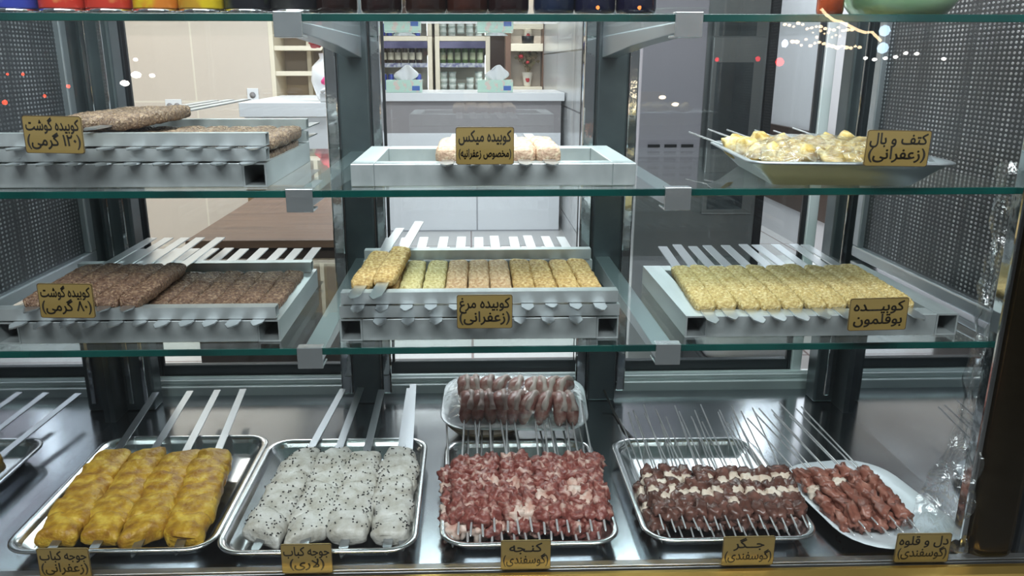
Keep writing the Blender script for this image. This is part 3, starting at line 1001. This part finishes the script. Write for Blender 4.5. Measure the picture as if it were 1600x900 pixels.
# ------------------------------------------------------------------ cans and jars on the top shelf
def can(label, c1, c2, x, y=.045, rr=.0315, h=.105):
    t = thing('food_can', label, 'can', (x, y, ZT + .0004), (0, 0, rnd.uniform(0, 6)), 'food cans on the top shelf')
    MB().lathe([(.02, .001), (rr - .001, 0), (rr, .002), (rr, .005), (rr - .0015, .0065)], 32).build('base_rim', M['chrome'], t)
    lm = mat('can_label', c1, .35, .2, noise_scale=14, color2=c2, lo=.52, hi=.58)
    MB().lathe([(rr - .0015, .0065), (rr - .001, .008), (rr - .001, h - .008), (rr - .0015, h - .0065)], 32).build('label_wrap', lm, t)
    MB().lathe([(rr - .0015, h - .0065), (rr, h - .005), (rr, h), (rr - .003, h), (rr - .004, h - .003), (.001, h - .003)], 32).build('lid', M['chrome'], t)
    return t


can('blue food can with white print, leftmost on the top shelf', (.05, .07, .40), (.5, .5, .6), -.606)
can('red food can standing next to the blue can', (.62, .05, .03), (.75, .35, .12), -.543)
can('red food can standing next to the yellow cans', (.60, .05, .03), (.75, .30, .10), -.482)
can('yellow food can standing next to the red cans', (.72, .52, .02), (.70, .22, .03), -.419)
can('yellow food can standing next to the dark lidded jar', (.72, .52, .02), (.55, .30, .03), -.359)
can('black food can standing above the left bracket clip', (.015, .015, .02), (.04, .05, .03), -.298)
can('wide black food can with broad silver rim near left clip', (.012, .012, .015), (.03, .03, .03), -.235, .05, .034)


def jar(label, c, x, rr=.028, y=.045, h=.12, lidc=(.35, .26, .08)):
    t = thing('pickle_jar', label, 'jar', (x, y, ZT + .0004), group='dark jars on the top shelf')
    bm_ = mat('jar_content', c, .06, 0, .6, noise_scale=30, color2=tuple(q * .4 for q in c), coat=.8)
    MB().lathe([(.015, .0012), (rr - .004, 0), (rr - .001, .003), (rr, .008), (rr, h * .7), (rr - .004, h * .8), (rr - .008, h * .86)], 32).build('body', bm_, t)
    MB().lathe([(rr - .007, h * .86), (rr - .005, h * .865), (rr - .005, h), (rr - .006, h + .001), (.001, h + .001)], 32).build('lid', mat('jar_lid', lidc, .3, .8), t)
    return t


cols = [((.020, .006, .004), 'blackish red'), ((.018, .005, .004), 'blackish red'), ((.03, .010, .006), 'dark brown'), ((.05, .012, .006), 'reddish brown'), ((.02, .006, .006), 'dark brown'),
        ((.012, .02, .05), 'dark blue'), ((.010, .010, .035), 'dark navy'), ((.010, .008, .03), 'dark navy')]
for i, (x, (c, cn)) in enumerate(zip((-.178, -.118, -.058, -.002, .054, .116, .172, .229), cols)):
    jar(f'{cn} glass jar on top shelf, {ORD[i]} of eight jars from left', c, x)
jar('orange red sauce bottle beside the green bowl on the top shelf', (.30, .05, .012), .505, .018, .06, .16, (.5, .05, .03))
MB().lathe([(.02, .001), (.055, 0), (.062, .003), (.075, .02), (.088, .06), (.094, .085), (.096, .086), (.096, .088), (.09, .086), (.07, .024), (.05, .008), (.001, .007)], 40).build(
    'green_bowl', mat('green_ceramic', (.22, .42, .22), .12, noise_scale=9, color2=(.34, .52, .32), coat=.5), None, loc=(.615, .085, ZT + .0004))
tag(bpy.data.objects['green_bowl'], 'glossy pale green bowl at the right of the top shelf', 'bowl')

# ------------------------------------------------------------------ odds and ends in the case
m = MB()
vs, fs = [], []
nx, ny = 10, 60
for j in range(ny + 1):
    for i in range(nx + 1):
        u, v = i / nx, j / ny
        z = .0 + .62 * v
        w = .075 * (1 - min(1, v * 3.2)) + .014
        x = .782 - w * (1 - u) + .010 * noise.noise(Vector((u * 3, v * 14, 2))) * (.35 + u)
        y = .03 - .05 * u * (1 if v < .3 else .6) + .022 * noise.noise(Vector((u * 5, v * 18, 7)))
        vs.append((min(x, .785), max(y, -.036), z))
for j in range(ny):
    for i in range(nx):
        a = j * (nx + 1) + i
        fs.append((a, a + 1, a + nx + 2, a + nx + 1))
o = MB().add(vs, fs, True).build('plastic_wrap', M['plastic'])
tag(o, 'crumpled clear plastic wrap clinging to the bronze corner post', 'plastic wrap')
MB().tube([(.305, .59, .03), (.318, .53, .004), (.325, .44, .004), (.340, .37, .004), (.35, .355, .004)], .0028, 8).build('black_cable', M['gasket'])
tag(bpy.data.objects['black_cable'], 'short black cable lying on the deck behind the liver tray', 'cable')

# ------------------------------------------------------------------ service counter and drinks fridges straight behind
t = thing('service_counter', 'white topped grey service counter seen through the middle of the case', 'counter', (.05, 5.3, FZ))
MB().box(-1.15, .70, 0, .75, 1.051, 1.115).build('countertop', M['white'], t, bevel=.004)
MB().box(-1.12, .68, .06, .70, .80, 1.051).build('overhang_shade_band', M['taupefront'], t)  # darker taupe paints in the shade below the countertop overhang
MB().box(-1.12, .68, .05, .70, .0, .80).build('front_panel', M['counterjoint'], t)


def tissue_box(label, x, y, z):
    t = thing('tissue_box', label, 'tissue box', (x, y, z), group='tissue boxes on the counter')
    gm = mat('tissue_box_print', (.52, .72, .62), .5, noise_scale=26, color2=(.72, .58, .52), lo=.55, hi=.6)
    MB().box(-.14, .14, -.06, .06, 0, .095).build('box', gm, t, bevel=.003)
    MB().box(.065, .125, -.0615, -.060, .015, .05).build('logo_patch', mat('logo_blue', (.06, .14, .45), .5), t)
    vs, fs = [], []
    for j in range(13):
        for i in range(13):
            u, v = i / 12 * 2 - 1, j / 12
            s = math.sin(v * PI * .9 + .15)
            vs.append((u * .085 * (.35 + .8 * s) + .03 * v, .02 * math.sin(u * 5 + v * 3) * (1 - v * .5), .085 + .125 * v * (1 - .25 * u * u)))
    for j in range(12):
        for i in range(12):
            a = j * 13 + i
            fs.append((a, a + 1, a + 14, a + 13))
    o = MB().add(vs, fs, True).build('tissue', mat('tissue_paper', (.80, .80, .82), .8), t)
    md = o.modifiers.new('thick', 'SOLIDIFY'); md.thickness = .004
    return t


tissue_box('green floral tissue box on the counter before the left fridge', -.515, 5.42, FZ + 1.1155)
tissue_box('green floral tissue box on the counter beside the rose niche', .205, 5.42, FZ + 1.1155)


def fridge(label, x0, x1, y, top):
    w = x1 - x0
    h = top - FZ
    t = thing('drinks_fridge', label, 'fridge', ((x0 + x1) / 2, y, FZ), group='glass door drinks fridges')
    s = w / 2
    cr = M['cream']
    MB().box(-s, -s + .03, 0, .6, 0, h).box(s - .03, s, 0, .6, 0, h).box(-s + .03, s - .03, 0, .6, h - .03, h).box(-s + .03, s - .03, 0, .6, 0, .1).box(-s + .03, s - .03, .57, .6, .1, h - .03).build('body', cr, t)
    f = MB().box(-s, -s + .05, -.04, -.002, .1, h).box(s - .05, s, -.04, -.002, .1, h).box(-s + .05, s - .05, -.04, -.002, h - .05, h).box(-s + .05, s - .05, -.04, -.002, .1, .16).build('door_frame', cr, t, bevel=.004)
    MB().box(-s + .05, s - .05, -.026, -.018, .16, h - .05).build('door_glass', M['pane'], f)
    MB().box(-s + .05, s - .05, -.03, -.0265, h - .125, h - .05).build('banner', mat('fridge_banner', (.035, .03, .10), .3, noise_scale=5, color2=(.12, .11, .22)), f)
    for k, z in enumerate((.62, 1.0, 1.325)):
        sh = MB().box(-s + .032, s - .032, .02, .55, z - .012, z).build('fridge_shelf', M['white'], t)
        MB().box(-s + .032, s - .032, .008, .02, z - .03, z + .015).build('price_rail', mat('rail_blue', (.14, .13, .32), .4, noise_scale=30, color2=(.7, .7, .75)), sh)
    MB().box(s - .055, s - .034, .005, .02, .2, h - .2).build('light_strip', mat('fridge_light', (1, 1, 1), emit=4.0, ecol=(.95, .97, 1)), t)
    return t


fridge('cream framed drinks fridge left behind the counter, half hidden by post', -1.10, -.40, 7.95, 1.04)
fridge('cream framed drinks fridge right behind the counter beside the niche', -.37, .23, 7.95, 1.04)
BOT = [(.01, 0), (.030, .0), (.033, .006), (.033, .15), (.028, .18), (.013, .225), (.012, .26)]


def bottle(label, c, capc, lab, x, y, z, group):
    t = thing('drink_bottle', label, 'bottle', (x, y, z), group=group)
    MB().lathe(BOT, 16).build('glass_body', c, t)
    MB().lathe([(.0335, .05), (.0338, .052), (.0338, .125), (.0335, .127)], 16).build('paper_label', lab, t)
    MB().lathe([(.0125, .235), (.014, .236), (.014, .272), (.012, .275), (.001, .275)], 12).build('cap', capc, t)
    return t


dk = mat('dark_malt', (.03, .012, .006), .15); gn = mat('green_bottle', (.10, .16, .05), .15)
ye = mat('yellow_foil', (.75, .6, .1), .4); gf = mat('pale_green_foil', (.45, .6, .3), .4)
l1 = mat('cream_label', (.7, .62, .5), .5); l2 = mat('olive_label', (.5, .52, .36), .5)
for i in range(7):
    bottle(f'dark bottle with yellow top in left fridge, {from_left(i, 7)}', dk, ye, l1, -1.02 + .078 * i, 8.06, FZ + 1.3255, 'dark bottles in the left fridge')
for i in range(6):
    bottle(f'green bottle with pale top in right fridge, {from_left(i, 6)}', gn, gf, l2, -.29 + .082 * i, 8.06, FZ + 1.3255, 'green bottles in the right fridge')
bl = mat('blue_can', (.03, .06, .36), .3, .3, noise_scale=18, color2=(.6, .62, .75), lo=.58, hi=.62)
for i in range(7):
    t = thing('drink_can', f'blue drink can on the second shelf of left fridge, {from_left(i, 7)}', 'can', (-1.02 + .076 * i, 8.05, FZ + 1.0005), group='blue cans in the left fridge')
    MB().lathe([(.024, 0), (.032, .008), (.033, .012), (.033, .205), (.026, .222)], 20).build('body', bl, t)
    MB().lathe([(.0262, .222), (.027, .226), (.024, .226), (.022, .223), (.001, .223)], 16).build('lid', M['rail'], t)
tubw = mat('white_tub', (.72, .74, .72), .4); tubl = mat('tub_lid', (.46, .52, .48), .4)
for i, n in enumerate((4, 4, 2, 3, 4)):
    for k in range(n):
        t = thing('yoghurt_tub', f'white yoghurt tub in right fridge, {ORD[i]} stack from left, {ORD[k]} from its bottom', 'tub', (-.285 + .098 * i, 8.08, FZ + 1.0005 + .062 * k), group='yoghurt tubs in the right fridge')
        MB().lathe([(.030, 0), (.034, .001), (.041, .050)], 18).build('cup', tubw, t)
        MB().lathe([(.0425, .050), (.043, .051), (.043, .058), (.041, .0605), (.001, .0605)], 18).build('lid', tubl, t)

# niche with rose vase right of the fridges
t = thing('display_niche', 'cream and brown board niche holding the rose vase', 'shelf unit', (.70, 7.3, FZ))
MB().box(-.31, .05, .25, .28, 1.0, 2.4).build('back_panel', M['beige'], t)
MB().box(-.33, -.275, 0, .28, 1.0, 2.4).build('side_board', M['brownwood'], t)
MB().box(.05, .058, 0, .28, 1.0, 2.4).build('side_board', M['brownwood'], t)
MB().box(-.275, .05, -.01, .25, 1.455, 1.53).build('niche_shelf', M['cream'], t, bevel=.003)
MB().box(-.275, .05, -.01, .25, 1.03, 1.105).build('niche_shelf', M['cream'], t, bevel=.003)
red = mat('red_petal', (.42, .03, .035), .6); leaf = mat('dried_leaf', (.14, .13, .06), .7, noise_scale=20, color2=(.24, .17, .10))


def vase(name, label, loc, prof, vm, print_c, stems, blooms, s=1.0, spread=.10, hgt=.22):
    t = thing(name, label, 'vase', loc)
    MB().lathe([(a * s, b * s) for a, b in prof], 24).build('vase_body', vm, t)
    top = prof[-1][1] * s
    q = random.Random(len(label))
    sm, lf = MB(), MB()
    for i in range(stems):
        a = q.uniform(0, 6.28); d = spread * q.uniform(.2, 1)
        end = Vector((d * math.cos(a), d * math.sin(a) * .6, top + hgt * q.uniform(.5, 1)))
        sm.tube([(0, 0, top * .6), (end.x * .4, end.y * .4, top + hgt * .35), end], .003, 5)
        for k in range(5):
            p = Vector((end.x, end.y, end.z)) * 1.0 + Vector((q.uniform(-.03, .03), q.uniform(-.03, .03), q.uniform(-.09, .02)))
            w = q.uniform(.012, .022)
            lf.add([p + Vector((-w, 0, 0)), p + Vector((0, -w * .5, w)), p + Vector((w, 0, .3 * w)), p + Vector((0, w * .5, -w))], [(0, 1, 2, 3)])
    if stems:
        sm.build('stems', leaf, t)
        lf.build('leaves', leaf, t)
    for bx, bz, br in blooms:
        o = lump(br, br, br * .85, int(bx * 100) + 9, .35, 2.4, 3, 2).build('rose', red, t)
        o.location = (bx, -.03, bz)
    if print_c:
        o = lump(.02 * s, .004, .028 * s, 4, .4, 2, 2, 2).build('painted_rose', red, t)
        o.location = (0, -prof[2][0] * s * .98, prof[2][1] * s)
    return t


vw = mat('white_porcelain', (.72, .68, .60), .25)
vase('rose_vase', 'cream vase with painted rose and dried bouquet in the niche', (.60, 7.37, FZ + 1.1055), [(.03, 0), (.036, .01), (.045, .07), (.058, .14), (.060, .142)], vw, True, 16, [(-.07, .30, .026), (.02, .37, .028), (.0, .24, .018)], 1.0, .11, .24)
t = thing('black_planter', 'small black planter on the upper board of the rose niche', 'planter', (.60, 7.36, FZ + 1.5305))
MB().lathe([(.05, 0), (.06, .005), (.065, .09), (.062, .092), (.055, .085), (.001, .08)], 20).build('pot', M['dark'], t)
MB().add([Vector((rnd.uniform(-.05, .05), rnd.uniform(-.03, .03), .08 + rnd.uniform(0, .08))) + d for _ in range(30) for d in (Vector((-.02, 0, 0)), Vector((0, -.01, .015)), Vector((.02, 0, .01)))], [(3 * k, 3 * k + 1, 3 * k + 2) for k in range(30)]).build('foliage', leaf, t)

# floor drain
t = thing('floor_drain', 'small square metal drain grate set in the tiled floor', 'drain', (-.20, 2.20, FZ + .0005))
MB().box(-.065, .065, -.05, .05, 0, .004).build('drain_frame', mat('drain_green', (.20, .26, .24), .4, .3), t)
m = MB()
for k in range(5):
    m.tube([(-.05 + .02 * k, -.035, .0045), (-.042 + .02 * k, .0, .006), (-.05 + .022 * k, .035, .0045)], .003, 6)
m.build('drain_scrolls', M['plaster'], t)

# ------------------------------------------------------------------ left: desk, shelving, wooden table
t = thing('reception_desk', 'white block reception desk before the cream shelving', 'desk', (-.92, 2.95, FZ))
MB().box(-.22, .225, 0, .95, 1.08, 1.15).build('desk_top', M['white'], t, bevel=.003)
MB().box(-.20, .205, .02, .93, 0, 1.08).build('desk_body', M['white'], t)
t = thing('cream_shelving', 'cream board shelving with open bays behind the white desk', 'shelving', (-1.34, 4.5, FZ))
MB().box(0, .44, .33, .36, 0, 2.4).build('back_panel', M['taupe'], t)
MB().box(0, .03, 0, .33, 0, 2.4).build('upright', M['cream'], t, bevel=.002)
MB().box(.205, .235, .22, .33, 0, 2.4).build('upright', M['cream'], t, bevel=.002)
MB().box(.41, .44, 0, .33, 0, 2.4).build('upright', M['cream'], t, bevel=.002)
for z in (.9, 1.255, 1.42, 1.62, 1.9):
    MB().box(.03, .41, .01, .33, z, z + .03).build('shelf_board', M['cream'], t, bevel=.002)
vase('white_flower_vase', 'white bulbous vase with red bloom on the white desk', (-.725, 3.1, FZ + 1.1505), [(.03, 0), (.05, .01), (.078, .10), (.07, .17), (.03, .21), (.034, .235)], mat('white_glaze', (.8, .8, .82), .2), False, 6, [(.0, .32, .05), (-.04, .29, .035)], 1.0, .06, .10)
o = lump(.025, .006, .022, 3, .3, 2, 2, 2).build('pink_bow', mat('pink_ribbon', (.75, .05, .22), .5), bpy.data.objects['white_flower_vase'])
o.location = (.01, -.078, .10)
t = thing('phone_set', 'small white phone set with cord at the desk edge', 'phone', (-.71, 2.97, FZ + 1.1505))
MB().box(-.03, .03, -.02, .05, 0, .045).build('phone_base', M['white'], t, bevel=.006)
MB().tube([(-.02, -.02, .05), (0, -.025, .062), (.03, -.02, .05)], .010, 8).build('handset', M['white'], t)
MB().tube([(.03, -.015, .02), (.04, -.03, -.05), (.03, -.03, -.12), (.045, -.03, -.16)], .004, 6).build('phone_cord', M['white'], t)
for lab, x, z, w in (('double white wall socket low on the beige wall', -2.01, .477, .11), ('single white wall socket beside the cream shelving', -1.47, .549, .075)):
    t = thing('wall_socket', lab, 'socket', (x, 4.4995, z))
    MB().box(-w / 2, w / 2, -.012, 0, -.045, .045).build('cover_plate', M['white'], t, bevel=.003)
    for k in ((-.025, .025) if w > .1 else (0,)):
        MB().lathe([(.001, 0), (.019, 0), (.021, .003)], 16).build('socket_hole', M['taupefront'], t).rotation_euler = (R(90), 0, 0)
        t.children[-1].location = (k, -.012, 0)
t = thing('wooden_table', 'brown wood veneer table with dark front behind left racks', 'table', (-.60, 1.32, FZ))
MB().box(-.28, .27, 0, .82, .785, .81).build('table_top', M['walnut'], t, bevel=.002)
MB().box(-.275, .265, .02, .045, 0, .785).build('modesty_panel', M['darkwood'], t)
MB().box(-.275, -.25, .045, .8, 0, .785).build('side_panel', M['darkwood'], t)
MB().box(.24, .265, .045, .8, 0, .785).build('side_panel', M['darkwood'], t)
t = thing('wooden_chair', 'oak slat back chair behind the brown table', 'chair', (-.86, 2.38, FZ))
for sx in (-1, 1):
    MB().box(sx * .2 - .02, sx * .2 + .02, .38, .42, 0, .80).build('leg', M['oak'], t, bevel=.004)
    MB().box(sx * .2 - .02, sx * .2 + .02, 0, .04, 0, .44).build('leg', M['oak'], t, bevel=.004)
MB().box(-.22, .22, 0, .42, .44, .47).build('seat', M['oak'], t, bevel=.004)
for z in (.53, .62, .71):
    MB().box(-.18, .18, .39, .41, z, z + .055).build('back_slat', M['oak'], t, bevel=.004)

# ------------------------------------------------------------------ right: steel cabinet, dark column, basin
t = thing('steel_cabinet', 'tall grey steel kitchen cabinet seen through the right doors', 'cabinet', (.98, 2.2, FZ))
MB().box(-.28, .235, .02, .6, 0, .95).build('lower_body', M['cabinet'], t, bevel=.004)
MB().box(-.28, -.02, .02, .6, .96, 2.1).build('side_panel', M['greywall'], t, bevel=.004)
MB().box(-.02, .235, .04, .6, .96, 2.1).build('upper_body', M['cabinet'], t, bevel=.004)
d = MB().box(.0, .215, -.0, .02, .72, 1.44).build('cabinet_door', M['cabinet'], t, bevel=.004)
MB().box(.02, .17, -.004, 0, .74, 1.34).build('door_panel', M['post'], d, bevel=.002)
m = MB()
for k in range(5):
    for j in range(3):
        m.box(-.24 + .07 * j, -.19 + .07 * j, .012, .02, 1.0 - .03 * k, 1.012 - .03 * k)
m.build('vent_slots', M['dark'], t)
tag(MB().box(1.245, 1.28, 2.3, 2.5, FZ, 2.2).build('trim_2', M['dark']), kind='structure')
t = thing('plastic_basin', 'white plastic basin on the floor behind the right doors', 'basin', (1.14, 2.0, FZ))
MB().box(-.2, .2, -.12, .2, 0, .18).build('step_stool', M['dark'], t, bevel=.01)
tray_mesh(.46, .30, .08, [(.06, .181), (.05, .181), (.012, .30), (0, .305), (0, .312), (.01, .312), (.05, .20), (.06, .198)]).build('tub', M['white'], t)
t = thing('cream_bucket', 'cream lidded bucket standing before the white basin', 'bucket', (1.06, 1.66, FZ))
MB().lathe([(.10, 0), (.105, .004), (.125, .17)], 28).build('pail', mat('cream_plastic', (.72, .68, .48), .4), t)
MB().lathe([(.128, .17), (.13, .172), (.13, .185), (.12, .19), (.001, .19)], 28).build('lid', mat('cream_lid', (.76, .72, .52), .4), t)

# ------------------------------------------------------------------ lamps of the street in front, seen mirrored in the front glass
def lamp(label, name, cat, p, rad, col, power, group, flat=1.0):
    key = (col, power)
    if key not in LM:
        LM[key] = mat('lamp_glow', col, emit=power, ecol=col)
    o = MB().lathe([(.001, -rad), (rad * .7, -rad * .7), (rad, 0), (rad * .7, rad * .7), (.001, rad)], 12).build(name, LM[key], None, loc=p)
    o.scale = (flat, 1, 1)
    return tag(o, label, cat, group)


LM = {}

STREET = [
    ((3.476, -8.08, 1.169), 0.016, (1.0, 0.72, 0.42), 14, "bulb", 1.4),
    ((3.527, -8.08, 1.162), 0.016, (1.0, 0.72, 0.42), 14, "bulb", 1.4),
    ((3.579, -8.08, 1.146), 0.012, (1.0, 0.72, 0.42), 14, "bulb", 1.4),
    ((3.625, -8.08, 1.183), 0.018, (1.0, 0.72, 0.42), 14, "bulb", 1.4),
    ((3.676, -8.08, 1.168), 0.013, (1.0, 0.72, 0.42), 14, "bulb", 1.4),
    ((3.731, -8.08, 1.124), 0.015, (1.0, 0.72, 0.42), 14, "bulb", 1.4),
    ((3.78, -8.08, 1.134), 0.015, (1.0, 0.72, 0.42), 14, "bulb", 1.4),
    ((3.829, -8.08, 1.146), 0.013, (1.0, 0.72, 0.42), 14, "bulb", 1.4),
    ((3.879, -8.08, 1.146), 0.018, (1.0, 0.72, 0.42), 14, "bulb", 1.4),
    ((3.931, -8.08, 1.126), 0.017, (1.0, 0.72, 0.42), 14, "bulb", 1.4),
    ((3.982, -8.08, 1.117), 0.012, (1.0, 0.72, 0.42), 14, "bulb", 1.4),
    ((4.033, -8.08, 1.112), 0.016, (1.0, 0.72, 0.42), 14, "bulb", 1.4),
    ((4.08, -8.08, 1.14), 0.012, (1.0, 0.72, 0.42), 14, "bulb", 1.4),
    ((4.134, -8.08, 1.105), 0.015, (1.0, 0.72, 0.42), 14, "bulb", 1.4),
    ((4.183, -8.08, 1.114), 0.018, (1.0, 0.72, 0.42), 14, "bulb", 1.4),
    ((4.233, -8.08, 1.115), 0.019, (1.0, 0.72, 0.42), 14, "bulb", 1.4),
    ((3.58, -8.08, 0.99), 0.02, (1.0, 0.72, 0.42), 14, "bulb", 1.4),
    ((3.631, -8.08, 0.986), 0.021, (1.0, 0.72, 0.42), 14, "bulb", 1.4),
    ((3.685, -8.08, 0.951), 0.012, (1.0, 0.72, 0.42), 14, "bulb", 1.4),
    ((3.729, -8.08, 1.012), 0.013, (1.0, 0.72, 0.42), 14, "bulb", 1.4),
    ((3.786, -8.08, 0.944), 0.016, (1.0, 0.72, 0.42), 14, "bulb", 1.4),
    ((3.834, -8.08, 0.972), 0.014, (1.0, 0.72, 0.42), 14, "bulb", 1.4),
    ((3.883, -8.08, 0.982), 0.015, (1.0, 0.72, 0.42), 14, "bulb", 1.4),
    ((3.935, -8.08, 0.967), 0.017, (1.0, 0.72, 0.42), 14, "bulb", 1.4),
    ((3.987, -8.08, 0.948), 0.021, (1.0, 0.72, 0.42), 14, "bulb", 1.4),
    ((4.039, -8.08, 0.94), 0.021, (1.0, 0.72, 0.42), 14, "bulb", 1.4),
    ((4.091, -8.08, 0.926), 0.022, (1.0, 0.72, 0.42), 14, "bulb", 1.4),
    ((4.139, -8.08, 0.941), 0.013, (1.0, 0.72, 0.42), 14, "bulb", 1.4),
    ((4.192, -8.08, 0.926), 0.022, (1.0, 0.72, 0.42), 14, "bulb", 1.4),
    ((4.243, -8.08, 0.922), 0.017, (1.0, 0.72, 0.42), 14, "bulb", 1.4),
    ((4.291, -8.08, 0.938), 0.013, (1.0, 0.72, 0.42), 14, "bulb", 1.4),
    ((4.343, -8.08, 0.928), 0.017, (1.0, 0.72, 0.42), 14, "bulb", 1.4),
    ((3.8, -8.08, 1.085), 0.011, (1.0, 0.72, 0.42), 10, "bulb", 1),
    ((3.848, -8.08, 1.036), 0.018, (1.0, 0.72, 0.42), 10, "bulb", 1),
    ((3.884, -8.08, 1.103), 0.017, (1.0, 0.72, 0.42), 10, "bulb", 1),
    ((3.93, -8.08, 1.075), 0.012, (1.0, 0.72, 0.42), 10, "bulb", 1),
    ((3.972, -8.08, 1.085), 0.017, (1.0, 0.72, 0.42), 10, "bulb", 1),
    ((4.02, -8.08, 1.034), 0.011, (1.0, 0.72, 0.42), 10, "bulb", 1),
    ((4.061, -8.08, 1.057), 0.011, (1.0, 0.72, 0.42), 10, "bulb", 1),
    ((4.105, -8.08, 1.048), 0.013, (1.0, 0.72, 0.42), 10, "bulb", 1),
    ((4.601, -8.08, 1.105), 0.062, (0.55, 0.78, 1.0), 9, "disc", 1),
    ((4.604, -8.08, 0.921), 0.062, (0.55, 0.78, 1.0), 9, "disc", 1),
    ((3.497, -8.08, 0.968), 0.044, (0.75, 0.82, 1.0), 16, "white", 0.8),
    ((3.459, -8.08, 0.771), 0.048, (1, 0.03, 0.03), 20, "red", 1),
    ((3.211, -8.08, 0.805), 0.029, (1, 0.03, 0.05), 6, "red", 1),
    ((4.423, -8.08, 0.812), 0.019, (1, 0.95, 0.9), 18, "white", 1.5),
    ((4.526, -8.08, 0.798), 0.019, (1, 0.95, 0.9), 18, "white", 1.5),
    ((4.648, -8.08, 0.812), 0.019, (1, 0.95, 0.9), 18, "white", 1.5),
    ((4.762, -8.08, 0.826), 0.019, (1, 0.95, 0.9), 18, "white", 1.5),
    ((4.872, -8.08, 0.867), 0.019, (1, 0.95, 0.9), 18, "white", 1.5),
    ((4.997, -8.08, 0.86), 0.019, (1, 0.95, 0.9), 18, "white", 1.5),
    ((5.311, -8.08, 0.805), 0.019, (1, 0.95, 0.9), 18, "white", 1.5),
    ((-5.099, -8.08, 0.344), 0.029, (1, 0.08, 0.03), 14, "red", 1),
    ((-4.389, -8.08, 0.514), 0.022, (1, 0.08, 0.03), 14, "red", 1),
    ((-4.659, -8.08, 0.412), 0.018, (1, 0.08, 0.03), 14, "red", 1),
    ((-4.858, -8.08, 0.643), 0.018, (1, 0.08, 0.03), 14, "red", 1),
    ((-5.022, -8.08, 0.643), 0.015, (1, 0.08, 0.03), 14, "red", 1),
    ((2.167, -8.08, 0.39), 0.023, (1, 0.8, 0.55), 16, "white", 1.8),
    ((2.317, -8.08, 0.313), 0.023, (1, 0.8, 0.55), 16, "white", 1.8),
    ((-3.775, -8.08, 0.547), 0.033, (1, 0.92, 0.86), 22, "white", 1.6),
    ((-3.64, -8.08, 0.636), 0.037, (1, 0.92, 0.86), 22, "white", 1.6),
    ((-3.468, -8.08, 0.629), 0.022, (1, 0.92, 0.86), 22, "white", 1.6),
    ((-3.627, -8.08, 0.797), 0.018, (1, 0.92, 0.86), 22, "white", 1.6),
    ((1.404, -8.08, 1.34), 0.022, (1, 0.25, 0.05), 16, "red", 1),
    ((1.859, -8.08, 1.34), 0.022, (1, 0.25, 0.05), 16, "red", 1),
]
LAB = {'bulb': ('warm string bulb mirrored in the front glass below the green bowl', 'string_bulb', 'string light'), 'disc': ('round pale blue street lamp mirrored beside the right side panel', 'street_lamp', 'street lamp'), 'white': ('small white street lamp mirrored in the front glass', 'street_lamp', 'street lamp'), 'red': ('red tail lamp mirrored in the front glass', 'tail_lamp', 'tail lamp')}
GRP = {'bulb': 'warm string bulbs of the street', 'disc': 'round blue street lamps', 'white': 'white street lamps', 'red': 'red lamps of the street'}
for p, rad, col, pw, k, fl in STREET:
    lamp(LAB[k][0], LAB[k][1], LAB[k][2], p, rad, col, pw, GRP[k], fl)
o = MB().tube([(3.865, -8.08, 1.331), (3.936, -8.08, 1.265), (4.021, -8.08, 1.211), (4.101, -8.08, 1.198), (4.192, -8.08, 1.158), (4.298, -8.08, 1.111), (4.388, -8.08, 1.084), (4.459, -8.08, 1.091), (4.524, -8.08, 1.037), (4.572, -8.08, 0.996)], .016, 6).build('rope_light', mat('rope_glow', (1, .72, .42), emit=10, ecol=(1, .72, .42)))
tag(o, 'glowing warm rope light of the street mirrored below the green bowl', 'rope light')
